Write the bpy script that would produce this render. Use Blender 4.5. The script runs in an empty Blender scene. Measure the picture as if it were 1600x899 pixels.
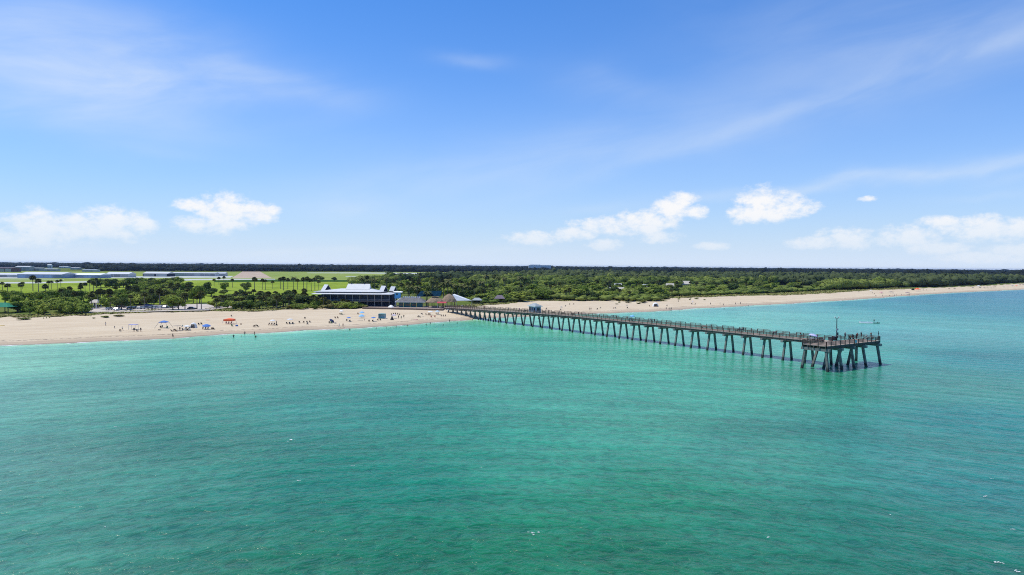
import bpy, bmesh, math, random
import numpy as np
from mathutils import Vector, Matrix

random.seed(11)
rng = np.random.default_rng(5)
scn = bpy.context.scene
COL = scn.collection

# ------------------------------------------------------------------ camera
CAM_H = 27.0
FPX = 1067.0            # focal length in photograph pixels (1600 wide)
CXP, CYP = 800.0, 449.5
PITCH = math.atan(34.5 / FPX)
ROLL = math.atan(0.0075)
_w = np.array([0, math.cos(PITCH), -math.sin(PITCH)])
_r0 = np.array([1.0, 0, 0]); _u0 = np.array([0, math.sin(PITCH), math.cos(PITCH)])
_r = math.cos(ROLL) * _r0 + math.sin(ROLL) * _u0
_u = -math.sin(ROLL) * _r0 + math.cos(ROLL) * _u0
cam_d = bpy.data.cameras.new('camera')
cam_d.sensor_width = 36.0
cam_d.lens = 36.0 * FPX / 1600.0
cam_d.clip_start = 0.5
cam_d.clip_end = 30000
cam = bpy.data.objects.new('camera', cam_d)
COL.objects.link(cam)
M = Matrix(((_r[0], _u[0], -_w[0], 0), (_r[1], _u[1], -_w[1], 0), (_r[2], _u[2], -_w[2], CAM_H), (0, 0, 0, 1)))
cam.matrix_world = M
scn.camera = cam

def ray(px, py):
    return _w + (px - CXP) / FPX * _r - (py - CYP) / FPX * _u

# ------------------------------------------------------------------ render / exposure
scn.view_settings.view_transform = 'Standard'
scn.view_settings.look = 'None'
scn.view_settings.exposure = 0.0
scn.view_settings.gamma = 1.0
scn.render.engine = 'CYCLES'
scn.cycles.use_denoising = False
scn.cycles.filter_width = 1.05
scn.cycles.max_bounces = 6
scn.cycles.diffuse_bounces = 2
scn.cycles.glossy_bounces = 2
scn.cycles.transmission_bounces = 2
scn.cycles.volume_bounces = 0
scn.cycles.caustics_reflective = False
scn.cycles.caustics_refractive = False

# ------------------------------------------------------------------ sun
SUN_EL = math.radians(66)
SUN_DIR = Vector((-0.97, 0.16, 0)).normalized() * math.cos(SUN_EL) + Vector((0, 0, math.sin(SUN_EL)))
sun_d = bpy.data.lights.new('sun', 'SUN')
sun_d.energy = 4.2
sun_d.angle = math.radians(0.53)
sun_d.color = (1.0, 0.935, 0.80)
sun = bpy.data.objects.new('sun', sun_d)
COL.objects.link(sun)
sun.location = (-200, 100, 400)
sun.rotation_euler = SUN_DIR.to_track_quat('Z', 'Y').to_euler()

# ------------------------------------------------------------------ world: sky and clouds
SKY_STRENGTH = 0.105
world = bpy.data.worlds.new('World')
scn.world = world
world.use_nodes = True
WT = world.node_tree
for n in list(WT.nodes):
    WT.nodes.remove(n)

def nd(t, typ, **kw):
    n = t.nodes.new(typ)
    for k, v in kw.items():
        setattr(n, k, v)
    return n

def mth(t, op, a, b=None, c=None, clamp=False):
    n = t.nodes.new('ShaderNodeMath'); n.operation = op; n.use_clamp = clamp
    for i, x in enumerate((a, b, c)):
        if x is None: continue
        if isinstance(x, (int, float)): n.inputs[i].default_value = x
        else: t.links.new(x, n.inputs[i])
    return n.outputs[0]

def vmth(t, op, a, b=None):
    n = t.nodes.new('ShaderNodeVectorMath'); n.operation = op
    for i, x in enumerate((a, b)):
        if x is None: continue
        if isinstance(x, (tuple, list)): n.inputs[i].default_value = x
        else: t.links.new(x, n.inputs[i])
    return n.outputs['Value'] if op in ('DOT_PRODUCT', 'LENGTH') else n.outputs[0]

def smooth(t, x, lo, hi, o0=0.0, o1=1.0):
    n = t.nodes.new('ShaderNodeMapRange'); n.interpolation_type = 'SMOOTHSTEP'
    n.inputs['From Min'].default_value = lo; n.inputs['From Max'].default_value = hi
    n.inputs['To Min'].default_value = o0; n.inputs['To Max'].default_value = o1
    t.links.new(x, n.inputs['Value'])
    return n.outputs[0]

def noise(t, vec, scale, detail=5, rough=0.55, dist=0.0):
    n = t.nodes.new('ShaderNodeTexNoise')
    n.inputs['Scale'].default_value = scale; n.inputs['Detail'].default_value = detail
    n.inputs['Roughness'].default_value = rough; n.inputs['Distortion'].default_value = dist
    t.links.new(vec, n.inputs['Vector'])
    return n.outputs[0]

def mixc(t, fac, a, b, mode='MIX'):
    n = t.nodes.new('ShaderNodeMix'); n.data_type = 'RGBA'; n.blend_type = mode
    for s, x in ((n.inputs[0], fac), (n.inputs[6], a), (n.inputs[7], b)):
        if isinstance(x, (int, float)): s.default_value = x
        elif isinstance(x, (tuple, list)): s.default_value = tuple(x) + (1,) if len(x) == 3 else x
        else: t.links.new(x, s)
    return n.outputs[2]

def build_sky():
    t = WT
    out = nd(t, 'ShaderNodeOutputWorld'); bg = nd(t, 'ShaderNodeBackground')
    bg.inputs['Strength'].default_value = SKY_STRENGTH
    sky = nd(t, 'ShaderNodeTexSky', sky_type='NISHITA')
    sky.sun_disc = False
    sky.sun_elevation = SUN_EL
    sky.sun_rotation = math.atan2(SUN_DIR.x, SUN_DIR.y)
    sky.altitude = 0
    sky.air_density = 1.0; sky.dust_density = 0.8; sky.ozone_density = 2.2
    tc = nd(t, 'ShaderNodeTexCoord')
    d = tc.outputs['Generated']
    sep = nd(t, 'ShaderNodeSeparateXYZ'); t.links.new(d, sep.inputs[0])
    x, y, z = sep.outputs
    az = mth(t, 'ARCTAN2', x, y)
    el = mth(t, 'ARCSINE', z)
    cmb = nd(t, 'ShaderNodeCombineXYZ'); t.links.new(az, cmb.inputs[0]); t.links.new(el, cmb.inputs[1])
    ae = cmb.outputs[0]

    def angles(px, py):
        r = ray(px, py); r = r / np.linalg.norm(r)
        return math.atan2(r[0], r[1]), math.asin(r[2])
    K = 1.0 / FPX
    # cumulus near the horizon, each puff an ellipse of directions broken up by noise
    puffs = [(10, 372, 34, 11), (62, 358, 46, 22), (120, 358, 45, 17), (180, 350, 46, 20), (222, 354, 22, 11),
             (300, 320, 26, 9), (352, 334, 42, 26), (402, 333, 34, 15), (425, 330, 16, 8), (318, 350, 42, 11),
             (835, 373, 50, 10), (895, 366, 40, 10), (950, 354, 62, 13), (1010, 345, 55, 15), (1052, 328, 36, 18), (1065, 314, 26, 12), (1085, 330, 20, 10),
             (1030, 371, 36, 9), (945, 383, 30, 8), (1000, 357, 40, 10),
             (1193, 314, 40, 19), (1235, 322, 40, 13), (1165, 334, 28, 14), (1190, 335, 50, 11),
             (1354, 311, 13, 4), (1322, 374, 42, 14), (1270, 380, 40, 8), (1418, 372, 42, 15), (1460, 388, 42, 8), (1530, 357, 46, 16), (1580, 360, 42, 14), (1470, 347, 28, 8),
             (1590, 392, 40, 8), (1530, 403, 50, 7), (1112, 384, 26, 6)]
    best = None
    for (px, py, rx, ry) in puffs:
        a, e = angles(px, py)
        v = vmth(t, 'SUBTRACT', ae, (a, e, 0))
        v = vmth(t, 'MULTIPLY', v, (1 / (rx * K * math.cos(e)), 1 / (ry * 1.18 * K), 0))
        f = mth(t, 'SUBTRACT', 1.0, vmth(t, 'DOT_PRODUCT', v, v))
        best = f if best is None else mth(t, 'MAXIMUM', best, f)
    v2 = vmth(t, 'MULTIPLY', ae, (1.0, 1.5, 1.0))
    n1 = noise(t, v2, 42, 8, 0.62)
    n2 = noise(t, v2, 130, 4, 0.6)
    nn = mth(t, 'ADD', mth(t, 'MULTIPLY', mth(t, 'SUBTRACT', n1, 0.5), 3.6), mth(t, 'MULTIPLY', mth(t, 'SUBTRACT', n2, 0.5), 0.9))
    f1 = mth(t, 'ADD', best, nn)
    cum = smooth(t, f1, -0.4, 1.2)
    cum = mth(t, 'MULTIPLY', cum, smooth(t, best, -1.6, 0.3))
    # fade under the clouds, and the same kind of cloud goes on round the horizon
    gen = noise(t, vmth(t, 'MULTIPLY', ae, (1.0, 3.0, 1.0)), 7.0, 8, 0.6)
    band = mth(t, 'MULTIPLY', smooth(t, el, 0.02, 0.05), smooth(t, el, 0.08, 0.16, 1, 0))
    off = smooth(t, mth(t, 'ABSOLUTE', az), 0.72, 0.85)
    genc = mth(t, 'MULTIPLY', mth(t, 'MULTIPLY', smooth(t, gen, 0.52, 0.68), band), off)
    cum = mth(t, 'MAXIMUM', cum, genc)
    cum = mth(t, 'MULTIPLY', cum, smooth(t, el, 0.005, 0.085, 0.30, 0.95))

    # cirrus: long soft streaks
    streaks = [(110, 125, 150, 55, -2, 0.52), (60, 60, 200, 70, 5, 0.25), (440, 132, 110, 22, 3, 0.33), (250, 100, 240, 60, 12, 0.20),
               (1180, 165, 560, 60, -13, 0.20), (1320, 150, 430, 13, -15.5, 0.20), (800, 262, 330, 28, -8, 0.17),
               (1440, 273, 220, 9, -4, 0.55), (1250, 290, 250, 9, -6, 0.18), (540, 325, 80, 15, -2, 0.28), (735, 95, 55, 12, 2, 0.20),
               (940, 128, 80, 26, 8, 0.16), (1400, 45, 260, 60, 8, 0.18), (1580, 282, 40, 8, 0, 0.2), (230, 232, 70, 9, 0, 0.10), (130, 190, 150, 20, 0, 0.15),
               (1540, 306, 60, 6, 0, 0.16), (930, 325, 60, 8, 0, 0.12), (540, 390, 40, 5, 0, 0.3), (430, 392, 55, 6, 0, 0.35), (620, 390, 16, 4, 0, 0.35), (700, 392, 50, 5, 0, 0.3), (790, 395, 50, 6, 0, 0.3), (160, 397, 50, 6, 0, 0.25)]
    warp = noise(t, vmth(t, 'MULTIPLY', ae, (1.0, 2.0, 1.0)), 6, 4, 0.5)
    wv = nd(t, 'ShaderNodeCombineXYZ'); t.links.new(mth(t, 'MULTIPLY', mth(t, 'SUBTRACT', warp, 0.5), 0.05), wv.inputs[1])
    aew = vmth(t, 'ADD', ae, wv.outputs[0])
    tot = None
    for (px, py, L, W, ang, amp) in streaks:
        a, e = angles(px, py); c, s = math.cos(math.radians(-ang)), math.sin(math.radians(-ang))
        v = vmth(t, 'SUBTRACT', aew, (a, e, 0))
        p = vmth(t, 'DOT_PRODUCT', v, (c / (L * K), s / (L * K), 0))
        q = vmth(t, 'DOT_PRODUCT', v, (-s / (W * K), c / (W * K), 0))
        r2 = mth(t, 'ADD', mth(t, 'MULTIPLY', p, p), mth(t, 'MULTIPLY', q, q))
        g = mth(t, 'MULTIPLY', mth(t, 'POWER', 2.718, mth(t, 'MULTIPLY', r2, -1.0)), amp)
        tot = g if tot is None else mth(t, 'ADD', tot, g)
    st = nd(t, 'ShaderNodeVectorRotate'); st.rotation_type = 'Z_AXIS'; st.inputs['Angle'].default_value = math.radians(-9)
    t.links.new(ae, st.inputs['Vector'])
    sn = noise(t, vmth(t, 'MULTIPLY', st.outputs[0], (2.6, 10.0, 1.0)), 1.6, 6, 0.55, 0.4)
    cir = mth(t, 'MULTIPLY', tot, smooth(t, sn, 0.22, 0.72, 0.30, 1.05))
    gs = mth(t, 'MULTIPLY', mth(t, 'MULTIPLY', smooth(t, sn, 0.5, 0.8), 0.22), smooth(t, el, 0.02, 0.2))
    cir = mth(t, 'ADD', cir, mth(t, 'MULTIPLY', gs, smooth(t, mth(t, 'ABSOLUTE', az), 0.75, 0.95)), clamp=True)

    skyc = mixc(t, 1.0, sky.outputs[0], (0.27, 0.90, 1.66), 'MULTIPLY')
    # thin summer haze low in the sky
    hz = mth(t, 'POWER', 2.718, mth(t, 'MULTIPLY', mth(t, 'MAXIMUM', el, 0.0), -7.4))
    skyc = mixc(t, mth(t, 'MULTIPLY', hz, 0.92), skyc, (7.2, 8.15, 9.7))
    skyc = mixc(t, cir, skyc, (7.0, 7.9, 9.0))
    skyc = mixc(t, cum, skyc, (9.3, 9.25, 9.3))
    t.links.new(skyc, bg.inputs['Color'])
    t.links.new(bg.outputs[0], out.inputs[0])
build_sky()
try:
    world.cycles.sampling_method = 'MANUAL'; world.cycles.sample_map_resolution = 512
except Exception:
    pass

# ------------------------------------------------------------------ the lie of the land
AX = np.array([0.788, 0.6157]); NX = np.array([-0.6157, 0.788])

def flat(px, py, z):
    r = ray(px, py); k = (z - CAM_H) / r[2]
    return r[0] * k, r[1] * k

def to_st(x, y):
    return x * AX[0] + y * AX[1], x * NX[0] + y * NX[1]

SHORE_PX = [(0, 541), (100, 537), (200, 532.5), (270, 528.5), (310, 525.5), (360, 522), (420, 520.5), (450, 519), (480, 516.7), (530, 514.7), (590, 511),
            (640, 507), (690, 503.5), (735, 500.5), (765, 497.5), (800, 495.5), (840, 494), (900, 491.5), (950, 490), (1000, 487.5), (1050, 485.3), (1100, 481.5), (1120, 480.7),
            (1200, 476.5), (1300, 470.6), (1330, 469), (1400, 463.7), (1450, 460), (1500, 457.2), (1550, 455), (1600, 452.6)]
DUNE_PX = [(0, 498), (30, 497), (110, 494.5), (150, 494), (200, 490.5), (260, 488.5), (300, 487.5), (350, 487), (400, 487), (450, 484.5), (480, 482.5), (520, 481.5), (560, 481),
           (600, 483), (690, 485), (720, 482), (760, 477.5), (800, 474.5), (830, 471.5), (850, 470.5), (900, 470.5), (960, 470), (1000, 472), (1030, 469.5), (1050, 466.5), (1090, 465.5),
           (1150, 463), (1200, 462.5), (1250, 461), (1300, 458.5), (1330, 456), (1370, 453.7), (1420, 452), (1480, 450), (1520, 448.5), (1560, 446.5), (1600, 443.7)]
_sh = sorted(to_st(*flat(px, py, 0.0)) for px, py in SHORE_PX)
_du = sorted(to_st(*flat(px, py, 2.3)) for px, py in DUNE_PX)
SH_S = np.array([p[0] for p in _sh]); SH_T = np.array([p[1] for p in _sh])
DU_S = np.array([p[0] for p in _du]); DU_T = np.array([p[1] for p in _du])
LAND_Z = 2.8

def shore_t(s): return np.interp(s, SH_S, SH_T)
def dune_t(s): return np.maximum(np.interp(s, DU_S, DU_T), shore_t(s) + 24)

def z_of(s, t):
    s = np.asarray(s, float); t = np.asarray(t, float)
    t0 = shore_t(s); td = dune_t(s)
    tp = t - t0
    w = np.maximum(td - t0, 20)
    z = np.where(tp < 0, np.maximum(tp * 0.07, -4), 0.0)
    a = np.clip(tp / 14, 0, 1); z = z + a * (2 - a) * 1.15
    b = np.clip((tp - 14) / np.maximum(w - 14, 5), 0, 1); z = z + b * 1.15
    c = np.clip((tp - w) / 20, 0, 1); z = z + c * (LAND_Z - 2.3)
    return z

def gz(x, y):
    s, t = to_st(x, y)
    return float(z_of(s, t))

def at(px, py, z=None):
    if z is not None:
        x, y = flat(px, py, z); return Vector((x, y, z))
    zz = 2.0
    for _ in range(7):
        x, y = flat(px, py, zz); zz = 0.5 * zz + 0.5 * max(gz(x, y), 0.0)
    return Vector((x, y, gz(x, y)))

def at_water(px, py): return at(px, py, 0.0)
def mpp(p): return p.y / FPX          # metres per photograph pixel at that distance

# ------------------------------------------------------------------ materials
def new_mat(name):
    m = bpy.data.materials.new(name); m.use_nodes = True
    b = m.node_tree.nodes['Principled BSDF']
    return m, m.node_tree, b

def mat(name, col, rough=0.7, var=0.18, scale=1.5, metal=0.0, rnd=0.0, spec=0.5, bump=0.0):
    m, t, b = new_mat(name)
    tc = nd(t, 'ShaderNodeTexCoord')
    n = noise(t, tc.outputs['Object'], scale, 5, 0.6)
    f = smooth(t, n, 0.25, 0.75, 1 - var, 1 + var)
    if rnd:
        oi = nd(t, 'ShaderNodeObjectInfo')
        f = mth(t, 'MULTIPLY', f, smooth(t, oi.outputs['Random'], 0, 1, 1 - rnd, 1 + rnd))
    mul = nd(t, 'ShaderNodeVectorMath', operation='SCALE')
    mul.inputs[0].default_value = col; t.links.new(f, mul.inputs['Scale'])
    t.links.new(mul.outputs[0], b.inputs['Base Color'])
    b.inputs['Roughness'].default_value = rough; b.inputs['Metallic'].default_value = metal
    b.inputs['Specular IOR Level'].default_value = spec
    if bump:
        bm_ = nd(t, 'ShaderNodeBump'); bm_.inputs['Strength'].default_value = bump; bm_.inputs['Distance'].default_value = 0.05
        t.links.new(n, bm_.inputs['Height']); t.links.new(bm_.outputs[0], b.inputs['Normal'])
    return m

def leaf_mat(name, c1, c2, c3, scale=0.09, attr=False):
    m, t, b = new_mat(name)
    tc = nd(t, 'ShaderNodeTexCoord'); geo = nd(t, 'ShaderNodeNewGeometry')
    n = noise(t, geo.outputs['Position'], scale, 4, 0.6)
    if attr:
        at_ = nd(t, 'ShaderNodeAttribute', attribute_name='tint'); r = at_.outputs['Fac']
    else:
        r = nd(t, 'ShaderNodeObjectInfo').outputs['Random']
    c = mixc(t, smooth(t, n, 0.3, 0.7), c1, c2)
    c = mixc(t, smooth(t, r, 0.1, 0.95, 0.0, 0.95), c, c3)
    t.links.new(c, b.inputs['Base Color'])
    b.inputs['Roughness'].default_value = 0.75; b.inputs['Specular IOR Level'].default_value = 0.04
    return m

MAT = {}
MAT['bark'] = mat('bark', (0.16, 0.12, 0.09), 0.9, 0.3, 3)
MAT['palm_bark'] = mat('palm_bark', (0.20, 0.165, 0.13), 0.9, 0.3, 3)
MAT['leaf'] = leaf_mat('broad_leaf', (0.070, 0.120, 0.018), (0.160, 0.225, 0.034), (0.250, 0.295, 0.052))
MAT['leaf_dark'] = leaf_mat('dark_leaf', (0.032, 0.056, 0.018), (0.075, 0.115, 0.028), (0.120, 0.150, 0.038))
MAT['palm_leaf'] = leaf_mat('palm_leaf', (0.062, 0.066, 0.026), (0.135, 0.140, 0.046), (0.180, 0.185, 0.060))
MAT['coco_leaf'] = leaf_mat('feather_leaf', (0.060, 0.075, 0.022), (0.125, 0.140, 0.040), (0.150, 0.150, 0.060))
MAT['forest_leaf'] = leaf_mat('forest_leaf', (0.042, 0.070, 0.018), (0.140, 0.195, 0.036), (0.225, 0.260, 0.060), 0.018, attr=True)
MAT['far_leaf'] = leaf_mat('far_leaf', (0.007, 0.011, 0.010), (0.012, 0.018, 0.013), (0.022, 0.029, 0.018), 0.012, attr=True)  # leaf colour darkened for the far woods, in place of a cloud's shadow
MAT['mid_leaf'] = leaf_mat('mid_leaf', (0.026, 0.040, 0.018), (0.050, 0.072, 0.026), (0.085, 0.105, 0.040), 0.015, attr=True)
MAT['scrub'] = leaf_mat('scrub_leaf', (0.105, 0.150, 0.028), (0.180, 0.220, 0.045), (0.240, 0.215, 0.070), 0.2)
MAT['red_leaf'] = leaf_mat('red_leaf', (0.10, 0.035, 0.030), (0.16, 0.06, 0.045), (0.07, 0.07, 0.03))
MAT['white_metal'] = mat('white_metal', (0.60, 0.60, 0.59), 0.5, 0.06, 0.6)
MAT['grey_metal'] = mat('grey_metal', (0.42, 0.44, 0.46), 0.4, 0.12, 0.6)
MAT['dark_metal'] = mat('dark_metal', (0.06, 0.065, 0.07), 0.45, 0.2, 2)
MAT['white_paint'] = mat('white_paint', (0.80, 0.80, 0.78), 0.5, 0.06, 1.2)
MAT['cream'] = mat('cream_wall', (0.55, 0.50, 0.42), 0.8, 0.1, 0.4)
MAT['navy_wall'] = mat('navy_wall', (0.020, 0.030, 0.055), 0.8, 0.2, 0.6, spec=0.1)
MAT['blue_wall'] = mat('blue_wall', (0.24, 0.31, 0.42), 0.6, 0.1, 0.2)
MAT['maroon_wall'] = mat('maroon_wall', (0.14, 0.07, 0.08), 0.8, 0.2, 0.3)
MAT['sky_blue'] = mat('sky_blue_paint', (0.10, 0.42, 0.75), 0.5, 0.08, 1)
MAT['kiosk_blue'] = mat('kiosk_blue_paint', (0.30, 0.40, 0.52), 0.55, 0.1, 1)
MAT['teal'] = mat('teal_paint', (0.02, 0.15, 0.16), 0.6, 0.2, 1)
MAT['dark_teal'] = mat('dark_blue_canvas', (0.006, 0.032, 0.060), 0.95, 0.25, 1, spec=0.05)
MAT['yellow'] = mat('yellow_paint', (0.62, 0.52, 0.14), 0.6, 0.12, 1)
MAT['glass'] = mat('window_glass', (0.020, 0.035, 0.05), 0.08, 0.3, 0.5, spec=0.6)
MAT['thatch'] = mat('thatch', (0.27, 0.195, 0.125), 0.95, 0.35, 2.5, bump=0.6)
MAT['green_roof'] = mat('green_roof_metal', (0.035, 0.20, 0.12), 0.8, 0.1, 0.6, spec=0.1)
MAT['dark_roof'] = mat('dark_shingle', (0.15, 0.12, 0.14), 0.85, 0.2, 1.5)
MAT['grey_roof'] = mat('grey_roof', (0.30, 0.33, 0.33), 0.6, 0.15, 1.0)
MAT['wood'] = mat('weathered_wood', (0.27, 0.205, 0.165), 0.85, 0.28, 1.2, rnd=0.15)
MAT['deck'] = mat('deck_wood', (0.31, 0.235, 0.185), 0.85, 0.22, 0.8, rnd=0.10)
MAT['rail'] = mat('rail_wood', (0.105, 0.072, 0.052), 0.85, 0.3, 1.5, rnd=0.2)
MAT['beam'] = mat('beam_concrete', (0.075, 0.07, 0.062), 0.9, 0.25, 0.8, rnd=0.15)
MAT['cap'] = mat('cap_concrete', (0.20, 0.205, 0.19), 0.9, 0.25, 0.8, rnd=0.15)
MAT['asphalt'] = mat('asphalt', (0.10, 0.10, 0.105), 0.9, 0.2, 0.2)
MAT['shell'] = mat('shell_paving', (0.50, 0.43, 0.36), 0.95, 0.15, 0.15)
MAT['concrete'] = mat('pale_concrete', (0.46, 0.47, 0.43), 0.9, 0.12, 0.05)
MAT['pinksand'] = mat('bare_ground', (0.42, 0.315, 0.215), 0.95, 0.15, 0.03)
MAT['seawall'] = mat('seawall_wood', (0.22, 0.16, 0.12), 0.9, 0.25, 0.8)

def pile_mat():
    m, t, b = new_mat('pile_concrete')
    geo = nd(t, 'ShaderNodeNewGeometry'); sep = nd(t, 'ShaderNodeSeparateXYZ'); t.links.new(geo.outputs['Position'], sep.inputs[0])
    n = noise(t, geo.outputs['Position'], 1.1, 5, 0.6)
    c = mixc(t, smooth(t, n, 0.3, 0.7), (0.120, 0.125, 0.112), (0.205, 0.205, 0.185))
    g = smooth(t, mth(t, 'ADD', sep.outputs[2], mth(t, 'MULTIPLY', n, 1.2)), 1.2, 2.0, 1, 0)   # marine growth
    c = mixc(t, g, c, (0.022, 0.030, 0.026))
    t.links.new(c, b.inputs['Base Color']); b.inputs['Roughness'].default_value = 0.85
    return m
MAT['pile'] = pile_mat()

# ------------------------------------------------------------------ mesh helpers
class MB:
    def __init__(s): s.v = []; s.f = []; s.m = []
    def face(s, pts, mi=0):
        k = len(s.v); s.v += [tuple(p) for p in pts]; s.f.append(tuple(range(k, k + len(pts)))); s.m.append(mi)
    def box(s, c, size, rz=0.0, mi=0):
        x, y, z = size[0] / 2, size[1] / 2, size[2] / 2
        co, si = math.cos(rz), math.sin(rz); k = len(s.v)
        for dz in (-z, z):
            for dx, dy in ((-x, -y), (x, -y), (x, y), (-x, y)):
                s.v.append((c[0] + dx * co - dy * si, c[1] + dx * si + dy * co, c[2] + dz))
        for q in ((3, 2, 1, 0), (4, 5, 6, 7), (0, 1, 5, 4), (1, 2, 6, 5), (2, 3, 7, 6), (3, 0, 4, 7)):
            s.f.append(tuple(k + i for i in q)); s.m.append(mi)
        return s
    def bar(s, p0, p1, w, h, mi=0, up=(0, 0, 1)):
        p0, p1 = Vector(p0), Vector(p1); d = (p1 - p0).normalized(); U = Vector(up)
        if abs(d.dot(U)) > 0.98: U = Vector((1, 0, 0))
        a = d.cross(U).normalized(); b = a.cross(d).normalized(); k = len(s.v)
        for p in (p0, p1):
            for i, j in ((-1, -1), (1, -1), (1, 1), (-1, 1)):
                s.v.append(tuple(p + a * (i * w / 2) + b * (j * h / 2)))
        for q in ((0, 1, 2, 3), (7, 6, 5, 4), (0, 4, 5, 1), (1, 5, 6, 2), (2, 6, 7, 3), (3, 7, 4, 0)):
            s.f.append(tuple(k + i for i in q)); s.m.append(mi)
        return s
    def cyl(s, p0, p1, r0, r1, n=8, mi=0, cap=True):
        p0, p1 = Vector(p0), Vector(p1); d = (p1 - p0).normalized(); U = Vector((0, 0, 1))
        if abs(d.dot(U)) > 0.98: U = Vector((1, 0, 0))
        a = d.cross(U).normalized(); b = a.cross(d).normalized(); k = len(s.v)
        for p, r in ((p0, r0), (p1, r1)):
            for i in range(n):
                th = 2 * math.pi * i / n
                s.v.append(tuple(p + a * (r * math.cos(th)) + b * (r * math.sin(th))))
        for i in range(n):
            j = (i + 1) % n
            s.f.append((k + i, k + n + i, k + n + j, k + j)); s.m.append(mi)
        if cap:
            s.f.append(tuple(k + i for i in range(n))); s.m.append(mi)
            s.f.append(tuple(k + n + i for i in range(n - 1, -1, -1))); s.m.append(mi)
        return s
    def lathe(s, prof, n=12, c=(0, 0, 0), mi=0):
        k = len(s.v)
        for r, z in prof:
            for i in range(n):
                th = 2 * math.pi * i / n
                s.v.append((c[0] + r * math.cos(th), c[1] + r * math.sin(th), c[2] + z))
        for q in range(len(prof) - 1):
            for i in range(n):
                j = (i + 1) % n
                s.f.append((k + q * n + i, k + q * n + j, k + (q + 1) * n + j, k + (q + 1) * n + i)); s.m.append(mi)
        return s
    def frustum(s, x0, x1, y0, y1, z0, X0, X1, Y0, Y1, z1, mi=0, top=True):
        a = [(x0, y0, z0), (x1, y0, z0), (x1, y1, z0), (x0, y1, z0)]; b = [(X0, Y0, z1), (X1, Y0, z1), (X1, Y1, z1), (X0, Y1, z1)]
        for i in range(4):
            j = (i + 1) % 4; s.face([a[i], a[j], b[j], b[i]], mi)
        s.face(a[::-1], mi)
        if top: s.face(b, mi)
        return s
    def mesh(s, name):
        me = bpy.data.meshes.new(name); me.from_pydata(s.v, [], s.f); 
        if any(s.m): me.polygons.foreach_set('material_index', s.m)
        me.update(); return me

def obj(name, m, mats, parent=None, loc=None, smooth_=False):
    me = m.mesh(name) if isinstance(m, MB) else m
    if mats is not None:
        me.materials.clear()
        for x in (mats if isinstance(mats, (list, tuple)) else [mats]): me.materials.append(x)
    if smooth_: me.polygons.foreach_set('use_smooth', [True] * len(me.polygons))
    o = bpy.data.objects.new(name, me); COL.objects.link(o)
    if parent is not None: o.parent = parent
    if loc is not None: o.location = loc
    return o

def tag(o, label, cat, group=None, kind=None):
    o['label'] = label; o['category'] = cat
    if group: o['group'] = group
    if kind: o['kind'] = kind
    return o

def thing(name, label, cat, loc=(0, 0, 0), rz=0.0, group=None):
    o = bpy.data.objects.new(name, None); o.empty_display_size = 0.5; COL.objects.link(o)
    o.location = loc; o.rotation_euler = (0, 0, rz)
    return tag(o, label, cat, group)

def struct(name, m, mats, **k):
    o = obj(name, m, mats, **k); o['kind'] = 'structure'; return o

def dup(root, loc, rz=0.0, label=None, group=None, scale=None):
    r = root.copy(); COL.objects.link(r); r.location = loc; r.rotation_euler = (0, 0, rz)
    if scale is not None: r.scale = (scale,) * 3 if isinstance(scale, (int, float)) else scale
    if label: r['label'] = label
    if group: r['group'] = group
    for ch in list(root.children):
        c = ch.copy(); COL.objects.link(c); c.parent = r
        for g in ch.children:
            q = g.copy(); COL.objects.link(q); q.parent = c
    return r

def np_mesh(name, V, F):
    me = bpy.data.meshes.new(name)
    V = np.asarray(V, np.float32); F = np.asarray(F, np.int32); k = F.shape[1]
    me.vertices.add(len(V)); me.vertices.foreach_set('co', V.ravel())
    me.loops.add(F.size); me.loops.foreach_set('vertex_index', F.ravel())
    me.polygons.add(len(F)); me.polygons.foreach_set('loop_start', np.arange(0, F.size, k, dtype=np.int32))
    me.polygons.foreach_set('loop_total', np.full(len(F), k, np.int32))
    me.update(calc_edges=True); return me

def grid_faces(nr, nc):
    i = np.arange(nr - 1)[:, None] * nc + np.arange(nc - 1)[None, :]
    return np.stack([i, i + 1, i + nc + 1, i + nc], -1).reshape(-1, 4)

def spaced(*segs):
    out = []
    for a, b, st in segs: out += list(np.arange(a, b, st))
    out.append(segs[-1][1]); return np.array(out)

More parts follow.
